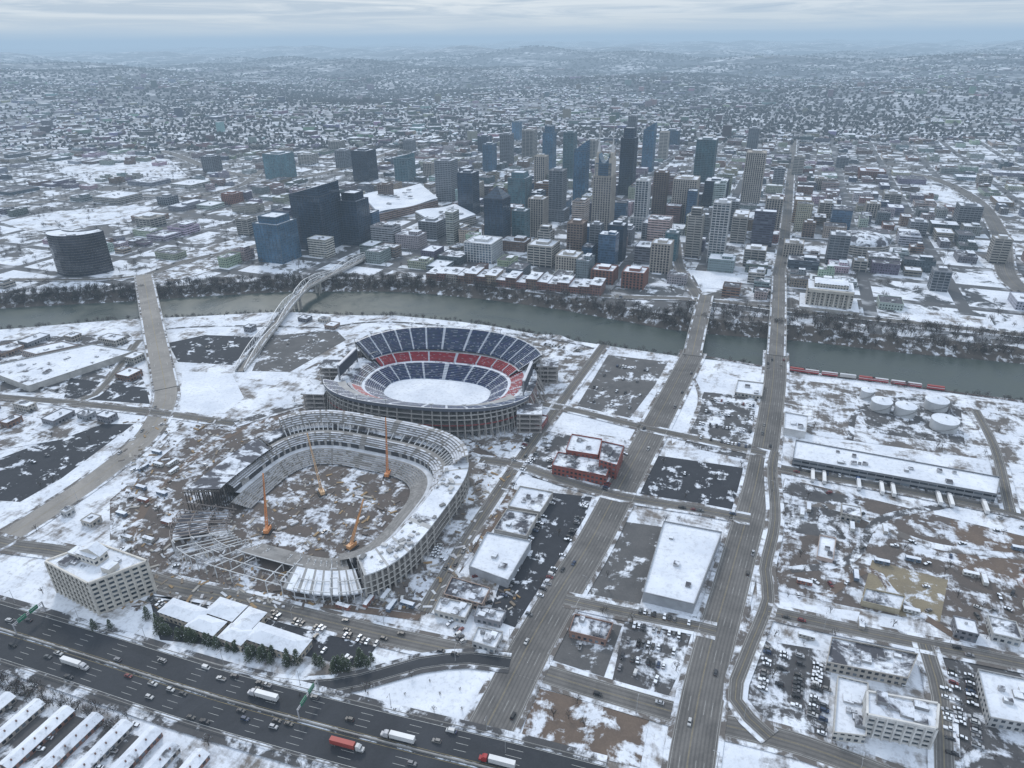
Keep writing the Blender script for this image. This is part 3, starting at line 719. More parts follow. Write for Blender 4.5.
# ---------------------------------------------------------------- towers
ST_={'blue':((.03,.07,.115),(.10,.14,.18),.4,6.0,.3),'dark':((.016,.028,.045),(.06,.075,.10),.4,6.0,.3),'teal':((.04,.09,.11),(.17,.22,.24),.5,7,.4),
 'conc':((.03,.035,.04),(.38,.36,.33),1.7,9,1.2),'stone':((.03,.035,.045),(.43,.39,.345),1.1,4.0,1.7),'white':((.05,.07,.09),(.56,.56,.56),1.0,5,1.0),
 'brown':((.025,.025,.03),(.19,.14,.115),1.4,4.5,1.3),'brick':((.03,.03,.035),(.22,.10,.075),1.6,4.5,2.2),'grey':((.03,.04,.05),(.23,.24,.26),1.3,6,.8)}
def towergeo(mb,cx,cy,z0,wb,da,Hh,style,fh=3.9,roof='roof'):
    g,fr,bt,ps,pw=ST_[style]; j=random.uniform(.7,1.4); g=tuple(x*j for x in g); jj=random.uniform(.8,1.15); fr=tuple(x*jj for x in fr)
    bt=bt*random.uniform(.7,1.3)
    mb.box(cx,cy,z0,wb,da,Hh,-TH,'glass',g,roof,base=False)
    nf=int(Hh/fh)
    for f in range(1,nf+1):
        mb.box(cx,cy,z0+f*fh-bt*.5,wb+.5,da+.5,bt,-TH,'wall',fr)
    c,s=math.cos(-TH),math.sin(-TH)
    def q(x,y): return (cx+x*c-y*s,cy+x*s+y*c)
    for L,ax in((wb,0),(da,1)):
        n=max(1,int(L/ps))
        for k in range(n+1):
            o=-L/2+L*k/n
            for sd in(-1,1):
                x,y=(o,sd*(da/2)) if ax==0 else (sd*(wb/2),o)
                X,Y=q(x,y); mb.box(X,Y,z0,pw if ax==0 else .9,.9 if ax==0 else pw,Hh+.02,-TH,'wall',fr)
    for L,ax in((wb,0),(da,1)):
        for sd in(-1,1):
            x,y=(0,sd*da/2) if ax==0 else (sd*wb/2,0); X,Y=q(x,y)
            mb.box(X,Y,z0+Hh-.1,wb+1.1 if ax==0 else .9,.9 if ax==0 else da+1.1,1.4,-TH,'wall',fr)
    return q
def tower(uL,uR,vb,vt,style='blue',crown='flat',asp=1.0,name='office_tower'):
    uc=(uL+uR)/2; g=G(uc,vb); dp=(g-Vector((0,0,H0))).dot(FW); Wd=(uR-uL)*dp/F
    wb=Wd/(CT+asp*ST); da=asp*wb; d=Vector((g.x,g.y,0)).normalized(); k=.5*(wb*ST+da*CT)
    c=g+d*k; r=ray(uc,vt); t=c.y/r.y; Hh=H0+t*r.z; Hh=max(8,Hh)
    mb=MB(); fr=ST_[style][1]
    if crown=='step':
        towergeo(mb,c.x,c.y,0,wb,da,Hh*.86,style); towergeo(mb,c.x,c.y,Hh*.86,wb*.7,da*.7,Hh*.14,style)
    elif crown=='podium':
        towergeo(mb,c.x,c.y,0,wb*1.45,da*1.3,min(22,Hh*.25),style); towergeo(mb,c.x,c.y,0,wb,da,Hh,style)
    elif crown in('slant','peak'):
        hb=Hh*.84; q=towergeo(mb,c.x,c.y,0,wb,da,hb,style)
        P=[q(-wb/2,-da/2),q(wb/2,-da/2),q(wb/2,da/2),q(-wb/2,da/2)]
        if crown=='slant':
            top=[(P[0][0],P[0][1],hb+1.4),(P[1][0],P[1][1],Hh),(P[2][0],P[2][1],Hh),(P[3][0],P[3][1],hb+1.4)]
            for i in range(4): j=(i+1)%4; mb.face([(*P[i],hb),(*P[j],hb),top[j],top[i]],'glass',ST_[style][0])
            mb.face(top,'roofp')
        else:
            for i in range(4): j=(i+1)%4; mb.face([(*P[i],hb+1.3),(*P[j],hb+1.3),(c.x,c.y,Hh+4)],'glass',ST_[style][0])
    else:
        towergeo(mb,c.x,c.y,0,wb,da,Hh,style)
    if crown in('flat','podium'):
        mb.box(c.x,c.y,Hh+.1,wb*.5,da*.45,4,-TH,'wall',fr,'roof'); roofstuff(mb,[(c.x-wb/3,c.y),(c.x+wb/3,c.y),(c.x,c.y+da/3),(c.x,c.y-da/3)],Hh+.1,4,(2,4))
        if random.random()<.3: mb.cyl(c.x,c.y,Hh+4,Hh+16,.5,.15,6,'clean',(.4,.4,.4))
    mb.obj(name,(c.x,c.y,0)); occ(c.x,c.y,max(wb,da)*.62)
    return c,wb,da,Hh
TW=[(300,345,252,182,'dark','slant'),(344,372,246,192,'dark','step'),(262,301,264,215,'blue','step'),(268,296,180,153,'teal'),(337,352,168,150,'grey'),
(355,378,182,150,'dark'),(396,416,182,153,'teal','slant'),(437,459,202,160,'grey'),(459,480,216,172,'dark'),(485,511,248,188,'dark','peak'),(508,532,212,172,'teal','step'),
(483,497,172,144,'blue'),(500,514,165,134,'grey'),(522,537,160,130,'conc'),(542,556,172,126,'blue','step'),(528,548,238,198,'stone'),(548,566,222,170,'grey','podium'),
(562,576,180,132,'teal'),(572,588,206,140,'blue','slant'),(534,548,200,156,'stone'),(617,635,196,128,'dark','step'),(640,654,172,122,'blue','slant'),(626,636,150,116,'grey'),
(657,668,160,132,'conc'),(632,648,230,180,'white','podium'),(650,666,218,172,'brown'),(668,697,224,178,'stone'),(690,714,190,139,'teal'),(700,728,208,180,'dark'),
(705,725,264,202,'white'),(738,761,204,152,'stone'),(683,701,258,208,'conc','step'),(648,672,274,242,'stone'),(728,746,244,216,'conc'),(760,780,232,198,'stone'),
(588,602,262,224,'grey'),(566,586,262,222,'brown'),(605,626,262,224,'dark'),(822,846,266,234,'grey'),(950,976,230,205,'grey'),
(985,1004,264,238,'conc'),(926,946,292,270,'grey'),(512,530,244,210,'teal'),(537,554,262,226,'conc','step'),(465,503,264,240,'white','flat'),(527,560,268,243,'conc','flat'),
(555,583,274,254,'stone','flat'),(745,758,150,128,'grey'),(790,803,175,156,'conc'),(205,222,172,156,'grey'),
(478,492,152,136,'dark'),(585,598,160,140,'conc'),(662,680,148,130,'blue'),(702,714,160,136,'conc'),(420,446,240,220,'grey','flat'),(300,318,165,154,'conc'),
(512,522,140,122,'blue'),(815,835,218,202,'conc'),(780,803,258,242,'stone'),
(850,866,272,260,'conc'),(740,766,268,248,'conc'),(620,648,290,270,'brick'),(590,618,285,268,'brick'),(855,885,180,170,'brick'),(640,664,240,222,'grey'),
(470,484,200,182,'stone'),(448,470,242,226,'conc'),(716,738,232,200,'grey'),(662,678,262,232,'teal'),
(380,394,205,184,'brown'),(404,416,152,140,'grey'),(240,258,236,218,'conc'),(862,878,218,203,'stone'),(905,925,236,221,'grey'),(800,814,238,222,'brown'),(880,900,205,193,'conc'),(834,848,168,157,'grey'),
(330,345,152,141,'conc'),(424,436,178,163,'stone'),(770,783,190,168,'grey'),(225,243,205,193,'brick'),(140,165,228,217,'conc'),(160,178,205,196,'grey'),(975,990,185,175,'conc'),(812,826,190,178,'stone')]
for t_ in TW: tower(*t_)
# twin-spired tower: shaft, shoulders, two horns with masts, curved glass saddle
c=G(603,240); r=ray(603,152); wd=31; cy_=c.y+17; Hh=H0+cy_/r.y*r.z; mb=MB()
towergeo(mb,c.x,cy_,0,wd,wd,Hh*.74,'stone'); towergeo(mb,c.x,cy_,Hh*.74,wd*.84,wd*.84,Hh*.14,'blue')
def tq(x,y): return (c.x+x*CT+y*ST,cy_-x*ST+y*CT)
for s in(-1,1):
    X,Y=tq(s*wd*.38,0)
    mb.box(X,Y,Hh*.74,wd*.2,wd*.84,Hh*.2,-TH,'wall',(.45,.41,.36)); mb.box(X,Y,Hh*.94,wd*.14,wd*.5,Hh*.06,-TH,'wall',(.45,.41,.36))
    mb.cyl(X,Y,Hh,Hh+16,3.0,1.2,8,'clean',(.5,.5,.5)); mb.cyl(X,Y,Hh+16,Hh+42,1.1,.3,6,'clean',(.45,.45,.45))
for k in range(12):
    a0=-1+k/6;a1=a0+1/6; z=lambda a:Hh*.885+abs(a)**2.2*Hh*.10
    mb.face([(*tq(a0*wd*.3,-11),z(a0)),(*tq(a1*wd*.3,-11),z(a1)),(*tq(a1*wd*.3,11),z(a1)),(*tq(a0*wd*.3,11),z(a0))],'glass',(.04,.08,.12))
    mb.face([(*tq(a0*wd*.3,-11),Hh*.87),(*tq(a1*wd*.3,-11),Hh*.87),(*tq(a1*wd*.3,-11),z(a1)),(*tq(a0*wd*.3,-11),z(a0))],'glass',(.04,.08,.12))
mb.obj('twin_spire_tower',(c.x,c.y,0)); occ(c.x,cy_,24)
g=G(71,279); mb=MB()
P=[]
for k in range(13):
    a=math.radians(200+k*140/12); P.append((g.x+46*math.cos(a),g.y+58+48*math.sin(a)))
for k in range(13):
    a=math.radians(340-k*140/12); P.append((g.x+30*math.cos(a),g.y+64+26*math.sin(a)))
mb.prism(P,0,62,'glass','roof',(.018,.02,.028))
for f in range(1,16):
    Q=[(g.x+(x-g.x)*1.01,g.y+46+(y-g.y-46)*1.01) for x,y in P]; mb.prism(Q,f*3.9-.3,f*3.9+.3,'wall','wall',(.05,.045,.045),par=0)
roofstuff(mb,P[3:10],61,4); mb.obj('curved_office_building',(g.x,g.y,0)); occ(g.x,g.y+50,52)
def wavy(name,px,h,amp,col):
    P=[G(u,v,h) for u,v in px]; mb=MB(); mb.prism([(p.x,p.y) for p in P],0,h,'ribbon','roofw',col,par=.1)
    n=14
    for i in range(n):
        for j in range(4):
            def q(a,b):
                x=P[0].lerp(P[1],a).lerp(P[3].lerp(P[2],a),b); return (x.x,x.y,h+.2+amp*(1+math.sin(a*7+b)))
            mb.face([q(i/n,j/4),q((i+1)/n,j/4),q((i+1)/n,(j+1)/4),q(i/n,(j+1)/4)],'roofw')
    roofstuff(mb,[(p.x,p.y) for p in P],h+amp*2,14,(4,9))
    mb.obj(name,(P[0].x,P[0].y,0)); c=sum(P,Vector())/4; occ(c.x,c.y,90); 
    for p in P: occ(p.x,p.y,25)
wavy('convention_center',[(362,196),(420,185),(438,200),(378,214)],16,2.0,(.3,.2,.16))
wavy('arena_building',[(415,212),(455,205),(476,216),(436,225)],16,1.4,(.35,.33,.3))
g=G(860,250); mb=MB(); mb.cyl(g.x,g.y,0,16,42,42,40,'ribbon',(.45,.42,.38),'roofp')
for k in range(6):
    a0,a1=k*15,(k+1)*15; mb.cyl(g.x,g.y,16+14*math.sin(math.radians(a0)),16+14*math.sin(math.radians(a1)),41*math.cos(math.radians(a0)),41*math.cos(math.radians(a1))+.1,40,'roofp')
mb.obj('domed_auditorium',(g.x,g.y,0)); occ(g.x,g.y,46)
g=G(833,312); mb=MB(); cx,cy=g.x+4,g.y+28
mb.box(cx,cy,0,54,40,26,-TH,'facade',(.46,.43,.38),'roof'); mb.box(cx,cy,26,40,26,5,-TH,'facade',(.46,.43,.38),'roof'); mb.box(cx,cy-3,0,70,56,4,-TH,'wall',(.42,.4,.37),'roof')
for k in range(9):
    o=-22+k*5.5; X=cx+o*CT-21.5*ST;Y=cy-o*ST-21.5*CT; mb.cyl(X,Y,4,22,1.2,1.0,10,'wall',(.52,.49,.44))
mb.box(cx-21.5*ST,cy-21.5*CT,22,52,4,3.5,-TH,'wall',(.49,.46,.41)); mb.obj('courthouse',(cx,cy,0)); occ(cx,cy,42)
pa=G(436,280);pb=G(604,296)
for k in range(17):
    t=k/16.5; p=pa.lerp(pb,t)+Vector((0,14,0)); w_=random.uniform(15,19); h_=random.uniform(9,17)
    cc=random.choice([(.22,.10,.075),(.19,.12,.09),(.34,.27,.2),(.23,.12,.1),(.17,.09,.07),(.4,.36,.32)])
    mb=MB(); an=math.atan2((pb-pa).y,(pb-pa).x); mb.box(p.x,p.y,0,w_,34,h_,an,'facade',cc,'roof'); mb.box(p.x,p.y,h_-.8,w_+.6,34.6,.7,an,'wall',[x*.8 for x in cc],'roofp')
    roofstuff(mb,[(p.x-5,p.y),(p.x+5,p.y+6),(p.x,p.y-9)],h_,3); mb.obj('brick_storefront_building',(p.x,p.y,0)); occ(p.x,p.y,15)
# ---------------------------------------------------------------- city blocks
core=G(590,215); cols=[(.38,.36,.33),(.45,.42,.38),(.20,.12,.09),(.27,.2,.165),(.2,.2,.22),(.27,.28,.30),(.5,.5,.49),(.13,.13,.15),(.34,.3,.26),(.07,.09,.115)]
nb=0
lot_trees=[]
for i in range(-4,34):
    for j in range(-28,22):
        a0=i*PA+8; b0=BOFF+j*PB+8
        a1=a0+PA-16; b1=b0+PB-16
        X,Y=xy((a0+a1)/2,(b0+b1)/2)
        if Y<YN(X)+70 or Y>2500: continue
        if abs(X)>Y*0.86+60: continue
        dc=math.hypot((X-core.x)/620,(Y-core.y)/430); k=math.exp(-dc*dc)
        pe=.13*(1-k)+(.2 if X<-350 else 0)
        if random.random()<pe: 
            for _ in range(10): lot_trees.append(xy(random.uniform(a0,a1),random.uniform(b0,b1)))
            continue
        na,nbk=random.choice([(1,2),(2,2),(2,2),(2,3),(3,3),(1,1)]) if k<.3 else random.choice([(2,2),(2,3),(2,2)])
        if Y>1800: na,nbk=random.choice([(1,2),(2,2),(3,2)])
        for p in range(na):
            for q_ in range(nbk):
                if random.random()<.24: 
                    for _ in range(3): lot_trees.append(xy(random.uniform(a0,a1),random.uniform(b0,b1)))
                    continue
                la=(a1-a0)/na;lb=(b1-b0)/nbk; fa=random.uniform(.4,.93);fb=random.uniform(.4,.93)
                ca=a0+la*(p+.5)+random.uniform(-.5,.5)*la*(1-fa);cb=b0+lb*(q_+.5)+random.uniform(-.5,.5)*lb*(1-fb); x,y=xy(ca,cb)
                if not free(x,y,min(la*fa,lb*fb)*.45): continue
                h_=random.choice([5,6,7,8,10,12])+k*abs(random.gauss(6,12))
                if k>.5 and random.random()<.2: h_+=random.uniform(10,34)
                h_=min(h_,70)
                cc=tuple(v*random.uniform(.8,1.15) for v in random.choice(cols)); mb=MB()
                W1,D1=lb*fb,la*fa
                if h_>32: W1=min(W1,34);D1=min(D1,34)
                rf=random.choice(['roof','roof','roofp','roofp','roofw','roofd','roofd'])
                ml=random.choice(['facade','facade','ribbon']) if h_<30 else random.choice(['facade','ribbon','glass'])
                if ml=='glass': cc=(.03,.06,.1)
                mb.box(x,y,0,W1,D1,h_,-TH,ml,cc,rf,base=False)
                for e,(ww,dd,ox,oy) in enumerate(((W1+.3,.5,0,D1/2),(W1+.3,.5,0,-D1/2),(.5,D1-.7,W1/2,0),(.5,D1-.7,-W1/2,0))):
                    mb.box(x+ox*CT+oy*ST,y-ox*ST+oy*CT,h_-.3,ww,dd,1.2,-TH,'wall',[v*.9 for v in cc])
                if random.random()<.4 and W1>18: 
                    mb.box(x+W1*.2*CT,y-W1*.2*ST,h_+.02,W1*.4,D1*.5,random.uniform(3,6),-TH,ml,cc,'roof')
                roofstuff(mb,[(x-W1*.4,y),(x+W1*.4,y),(x,y+D1*.4),(x,y-D1*.4)],h_+.01,random.randint(1,5),(1.5,4.5))
                mb.obj(random.choice(['low_rise_building','commercial_building','warehouse_building']) if h_<18 else ('office_building' if h_<40 else 'office_tower'),(x,y,0)); nb+=1
print('blocks',nb)
def scatterb(px,n,wr,hr,names):
    us=[p[0] for p in px];vs=[p[1] for p in px]
    for _ in range(n):
        u=random.uniform(min(us),max(us));v=random.uniform(min(vs),max(vs)); p=G(u,v)
        W1=random.uniform(*wr);D1=random.uniform(*wr);h_=random.uniform(*hr)
        if not free(p.x,p.y,max(W1,D1)*.6): continue
        if p.y>YS(p.x)-30: continue
        cc=random.choice(cols); mb=MB(); mb.box(p.x,p.y,0,W1,D1,h_,-TH,'facade',cc,random.choice(['roof','roofp','roofw']),base=False)
        for (ww,dd,ox,oy) in ((W1+.3,.5,0,D1/2),(W1+.3,.5,0,-D1/2),(.5,D1-.7,W1/2,0),(.5,D1-.7,-W1/2,0)):
            mb.box(p.x+ox*CT+oy*ST,p.y-ox*ST+oy*CT,h_-.3,ww,dd,.9,-TH,'wall',[v*.9 for v in cc])
        roofstuff(mb,[(p.x-W1*.3,p.y),(p.x+W1*.3,p.y),(p.x,p.y+D1*.3)],h_,2,(1.2,2.5)); mb.obj(random.choice(names),(p.x,p.y,0)); occ(p.x,p.y,max(W1,D1)*.5)
scatterb([(-60,340),(140,385)],60,(10,30),(4,8),['low_building','warehouse_building'])
scatterb([(-60,402),(120,425)],30,(8,22),(4,7),['low_building'])
scatterb([(0,500),(110,545)],3,(6,10),(3,5),['low_building'])
scatterb([(790,480),(1060,520)],8,(6,14),(3,6),['shed_building'])
scatterb([(500,440),(600,480)],5,(8,14),(4,7),['low_building'])
scatterb([(950,625),(1060,768)],6,(9,18),(4,7),['low_building'])
scatterb([(180,320),(340,335)],5,(8,16),(4,7),['low_building'])
# ---------------------------------------------------------------- vehicles
def wheel(mb,x,y,r,w_):
    n=10
    A=[(x+r*math.cos(2*math.pi*i/n),y-w_/2,r+r*math.sin(2*math.pi*i/n)) for i in range(n)]; B=[(p[0],y+w_/2,p[2]) for p in A]
    for i in range(n): mb.face([A[i],A[(i+1)%n],B[(i+1)%n],B[i]],'clean',(.02,.02,.02))
    mb.face(A[::-1],'clean',(.15,.15,.15)); mb.face(B,'clean',(.15,.15,.15))
def frust(mb,x0,x1,w0,z0,x2,x3,w1,z1,side,scol,top,tcol):
    a=[(x0,-w0,z0),(x1,-w0,z0),(x1,w0,z0),(x0,w0,z0)];b=[(x2,-w1,z1),(x3,-w1,z1),(x3,w1,z1),(x2,w1,z1)]
    for i in range(4): j=(i+1)%4; mb.face([a[i],a[j],b[j],b[i]],side,scol)
    mb.face(b,top,tcol)
def carmesh(kind,col,snow):
    mb=MB(); L=2.3 if kind!='pickup' else 2.8; hz=.95 if kind=='sedan' else 1.1
    tc=SNOW if snow else col
    frust(mb,-L,L,.92,.32,-L-.02,L+.02,.95,.65,'carpaint',col,'carpaint',col)
    frust(mb,-L-.02,L+.02,.95,.65,-L+.12,L-.15,.86,hz,'carpaint',col,'carpaint',tc)
    g=(.02,.025,.03)
    if kind=='sedan': frust(mb,-1.7,1.15,.82,hz,-1.05,.45,.66,1.45,'clean',g,'carpaint',tc)
    elif kind=='suv': frust(mb,-2.1,1.1,.86,hz,-1.85,.5,.72,1.8,'clean',g,'carpaint',tc)
    elif kind=='van': frust(mb,-2.2,1.7,.9,hz,-2.15,1.0,.82,2.1,'carpaint',col,'carpaint',tc); frust(mb,1.0,1.75,.8,hz,.9,1.2,.7,1.95,'clean',g,'clean',g)
    else:
        frust(mb,-.5,1.5,.86,hz,-.35,.9,.74,1.85,'clean',g,'carpaint',tc); mb.face([(-2.6,-.7,hz+.01),(-.6,-.7,hz+.01),(-.6,.7,hz+.01),(-2.6,.7,hz+.01)],'clean',(.03,.03,.03) if not snow else SNOW)
    for x in(-L*.62,L*.62):
        for y in(-.86,.86): wheel(mb,x,y,.34,.22)
    for y in(-.6,.6):
        mb.box(L-.02,y,.6,.12,.35,.16,0,'clean',(.7,.7,.65)); mb.box(-L+.02,y,.62,.12,.3,.14,0,'clean',(.35,.01,.01))
    return mb.mesh('car_mesh')
CC=[(.5,.5,.5),(.4,.41,.43),(.02,.02,.022),(.03,.03,.035),(.12,.125,.13),(.2,.2,.21),(.05,.05,.055),(.16,.03,.03),(.03,.05,.10),(.07,.065,.06),(.22,.21,.2)]
CM=[];CS=[]
for col in CC:
    for kind in('sedan','suv'): CM.append((kind,carmesh(kind,col,False)))
for col in CC[:7]:
    CM.append(('pickup',carmesh('pickup',col,False))); CS.append(('pickup',carmesh('pickup',col,True)))
    CS.append(('sedan',carmesh('sedan',col,True)))
CM.append(('van',carmesh('van',(.6,.6,.6),False)))
ncar=[0]
def putcar(p,ang,snowp=.3,z=0,name='parked_car'):
    k,m=random.choice(CS) if random.random()<snowp else random.choice(CM)
    nm=name if k in('sedan','suv') else ('pickup_truck' if k=='pickup' else 'van')
    place(m,nm,(p[0],p[1],z),ang+(math.pi if random.random()<.5 else 0)); ncar[0]+=1
def carrow(pa,pb,prob=.7,snowp=.45,z=.4):
    a=G(*pa);b=G(*pb); L=(b-a).length; d=(b-a)/L; ang=math.atan2(d.y,d.x)+math.pi/2
    n=int(L/2.9)
    for k in range(n+1):
        if random.random()<prob:
            p=a+d*(k*2.9+random.uniform(-.15,.15)); n_=Vector((-d.y,d.x,0))*random.uniform(-.4,.4); putcar(p+n_,ang+random.uniform(-.04,.04),snowp,z)
rowdata=[((612,366),(655,372),.4),((604,376),(650,384),.25),((594,388),(640,396),.3),((582,400),(630,408),.3),
((545,440),(552,470),.4),((625,455),(604,492),.6),((532,434),(512,464),.6),((540,450),(522,472),.5),
((712,400),(758,407),.6),((706,412),(756,420),.65),((700,424),(754,433),.7),((694,437),(752,448),.6),
((552,504),(520,556),.5),((586,503),(566,545),.35),((562,556),(528,618),.4),((520,560),(500,606),.5),
((650,596),(690,604),.7),((640,612),(690,624),.75),((634,626),(682,637),.75),((628,641),(674,652),.7),((622,657),(668,668),.5),((620,668),(660,682),.4),
((768,650),(762,690),.7),((784,654),(777,705),.7),((800,657),(795,712),.7),((818,662),(812,720),.75),((826,690),(822,735),.6),
((952,672),(962,740),.65),((968,676),(978,750),.65),((945,690),(952,760),.5),
((250,610),(378,645),.5),((262,622),(340,645),.25),((150,600),(176,612),.5),((320,650),(352,662),.5),
((20,470),(78,440),.08),((575,646),(600,652),.3),((800,470),(990,502),.2),((838,668),(905,684),.6),
((185,350),(235,345),.1),((280,345),(325,340),.2),((350,348),(385,338),.3),
((6,382),(60,392),.4),((20,412),(110,416),.2),((655,470),(735,482),.04),((545,345),(585,352),.5),
((432,560),(446,536),.4),((452,630),(470,650),.5),((446,622),(462,632),.4),((540,360),(556,384),.4),
((-10,735),(40,680),.25),((40,750),(75,705),.3),((100,768),(135,725),.3)]
for a,b,p in rowdata: carrow(a,b,p)
def boxtruck(col,ccol,L=13):
    mb=MB(); mb.box(0,0,1.2,L,2.5,2.9,0,'clean',col,'clean',[min(.8,c*1.2) for c in col]); mb.box(0,0,.95,L,1.2,.3,0,'wall',(.05,.05,.05))
    x=L/2+2.2; mb.box(x,0,.7,2.6,2.4,2.4,0,'carpaint',ccol); mb.box(x+1.9,0,.7,1.6,2.2,1.3,0,'carpaint',ccol); frust(mb,x-1.3,x+1.3,1.2,3.1,x-1.3,x+.2,1.1,3.9,'carpaint',ccol,'carpaint',ccol)
    mb.box(x+1.33,0,2.1,.08,2.0,.8,0,'clean',(.02,.025,.03)); mb.box(L/2+.6,0,.7,1.4,1.2,.3,0,'wall',(.05,.05,.05))
    for xx in(-L/2+1.2,-L/2+2.5,L/2-.2,L/2+1.1,L/2+4): 
        for y in(-1.05,1.05): wheel(mb,xx,y,.5,.35)
    return mb.mesh('truck_mesh')
TM=[boxtruck((.62,.62,.62),(.5,.5,.52)),boxtruck((.6,.6,.6),(.35,.03,.03)),boxtruck((.30,.05,.04),(.5,.5,.5)),boxtruck((.55,.56,.58),(.05,.1,.25))]
def onroad(key,s,off,z=.0):
    P,N,w_=ROADS[key]; i=min(len(P)-2,max(0,int(s*(len(P)-1)))); f=s*(len(P)-1)-i; p=P[i].lerp(P[i+1],min(1,f)); d=P[i+1]-P[i]
    q=p+N[i]*off; return (q.x,q.y,p.z+.03),math.atan2(d.y,d.x)
def nearest(key,u,v):
    g=G(u,v,1); P,N,w_=ROADS[key]; i=min(range(len(P)),key=lambda k:(P[k]-g).length); o=(g-P[i]).dot(N[i]); return g,o,i
for (u,v,t) in((78,664,0),(275,704,0),(336,745,2),(398,744,0),(505,768,1)):
    g,o,i=nearest('i24',u,v); P,N,_=ROADS['i24']; o=min((3.4,7,10.6,14,-3.4,-7,-10.6,-14),key=lambda q:abs(q-o)); d=P[min(i+1,len(P)-1)]-P[i-1]
    place(TM[t],'semi_truck',P[i]+N[i]*o+Vector((0,0,.03)),math.atan2(d.y,d.x)+(math.pi if o>0 else 0))
for k in range(38):
    s=random.uniform(.1,.92); o=random.choice((3.4,7,10.6,14,-3.4,-7,-10.6,-14)); p,a=onroad('i24',s,o); _,m=random.choice(CM); place(m,'car',p,a+(math.pi if o>0 else 0))
for key,n_,os in (('wood',9,(-8,-4,4,8)),('main',11,(-8,-4,4,8)),('inter',9,(-3,3)),('kvb',4,(-7,7,3)),('right1',4,(-2,2)),('n3',14,(-3,3)),('n2',26,(-6,6,3)),('first',5,(-2.5,2.5)),('cross2',4,(-2,2)),('right3',4,(-2,2)),('n1',6,(-6,6)),('n6',20,(-8,8)),('n8',20,(-8,8)),('ramp',1,(0,))):
    for _ in range(n_):
        o=random.choice(os); p,a=onroad(key,random.uniform(.03,.97),o); _k,m=random.choice(CM); place(m,'car',p,a+(math.pi if o>0 else 0))
for k in range(16):
    p=G(812+k*11.5,479+k*2.1); 
    if random.random()<.55: place(TM[random.choice((0,0,3))],'semi_truck',(p.x,p.y,.4),math.pi/2-TH)
P=smooth([G(u,v,0) for u,v in[(700,356),(790,371),(860,380),(935,390),(1040,404)]],6)
for p in P:p.z=.28
N=normals(P); mb=MB(); rib(mb,P,N,-2.2,2.2,0,'slush')
for o in(-.75,.75):
    for i in range(len(P)-1): mb.beam(P[i]+N[i]*o+Vector((0,0,.15)),P[i+1]+N[i+1]*o+Vector((0,0,.15)),.15,'wall',(.2,.12,.09))
for i in range(len(P)-1):
    for f in (0,.5):
        q=P[i].lerp(P[i+1],f); mb.beam(q+N[i]*1.3+Vector((0,0,.04)),q-N[i]*1.3+Vector((0,0,.04)),.3,'wall',(.1,.07,.05))
mb.obj('railway_track',P[len(P)//2])
def wagon(u,v,col,top,L=15):
    p=G(u,v,1); i=min(range(len(P)),key=lambda k:(P[k]-p).length); p=P[i]; d=P[min(i+1,len(P)-1)]-P[max(i-1,0)]; a=math.atan2(d.y,d.x); mb=MB()
    mb.box(0,0,1.1,L,3,3.0,0,'clean',col,'clean',top); mb.box(0,0,4.1,L-.6,2.2,.35,0,'clean',top); mb.box(0,0,2.6,L+.04,3.04,.6,0,'clean',(.5,.5,.5))
    for x in(-L*.36,L*.36):
        mb.box(x,0,.5,3,2.2,.55,0,'wall',(.05,.05,.05))
        for xx in(-.9,.9):
            for y in(-1,1): wheel(mb,x+xx,y,.45,.2)
    place(mb.mesh('wagon'),'train_wagon',(p.x,p.y,.38),a)
for k in range(9):
    wagon(796+k*17,371.5+k*2.1,random.choice([(.30,.03,.035),(.32,.04,.04),(.40,.38,.36)]),random.choice([(.5,.5,.52),(.32,.06,.05),(.55,.56,.58)]))
# ---------------------------------------------------------------- street lamps, gantry
mb=MB(); mb.cyl(0,0,0,11,.16,.09,8,'clean',(.35,.35,.36)); mb.beam((0,0,10.8),(2.6,0,11.3),.12,'clean',(.35,.35,.36)); mb.box(2.7,0,11.15,.9,.35,.18,0,'clean',(.3,.3,.3)); mb.cyl(0,0,0,.6,.35,.3,8,'conc')
lamp=mb.mesh('street_lamp')
for key,st_,off in(('wood',4,12.6),('main',4,11.6),('inter',4,7.2),('kvb',4,11),('n2',6,9.5),('right3',5,5.5),('n3',6,6.5)):
    P_,N_2,_w=ROADS[key]
    for i in range(2,len(P_)-1,st_):
        s=1 if (i//st_)%2 else -1; q=P_[i]+N_2[i]*off*s; d=-N_2[i]*s; place(lamp,'street_lamp',(q.x,q.y,.1),math.atan2(d.y,d.x))
for i in range(3,len(IP)-1,4): place(lamp,'street_lamp',(IP[i]+IN[i]*19.5)[:2]+(.5,),math.atan2(-IN[i].y,-IN[i].x))
for key_i,g_ in((0,(28,628)),(1,(300,725))):
    g,o,i=nearest('i24',*g_); mb=MB(); a=IP[i]+IN[i]*19; b=IP[i]*1
    for q in(a,b): mb.beam(q,q+Vector((0,0,8.5)),.5,'clean',(.4,.4,.42))
    for z in(7.2,8.4): mb.beam(a+Vector((0,0,z)),b+Vector((0,0,z)),.3,'clean',(.4,.4,.42))
    for k in range(8): mb.beam(a.lerp(b,k/8)+Vector((0,0,7.2 if k%2 else 8.4)),a.lerp(b,(k+1)/8)+Vector((0,0,8.4 if k%2 else 7.2)),.18,'clean',(.4,.4,.42))
    for t in(.3,.7):
        q=a.lerp(b,t)+Vector((0,0,7.8)); dd=(b-a).normalized(); mb.beam(q-dd*2.6,q+dd*2.6,.62,'clean',(.02,.16,.09),h=2.6); mb.beam(q-dd*2.2+Vector((0,0,.4)),q+dd*2.2+Vector((0,0,.4)),.66,'clean',(.6,.6,.6),h=.25)
    mb.obj('highway_sign',(a.x,a.y,.9))
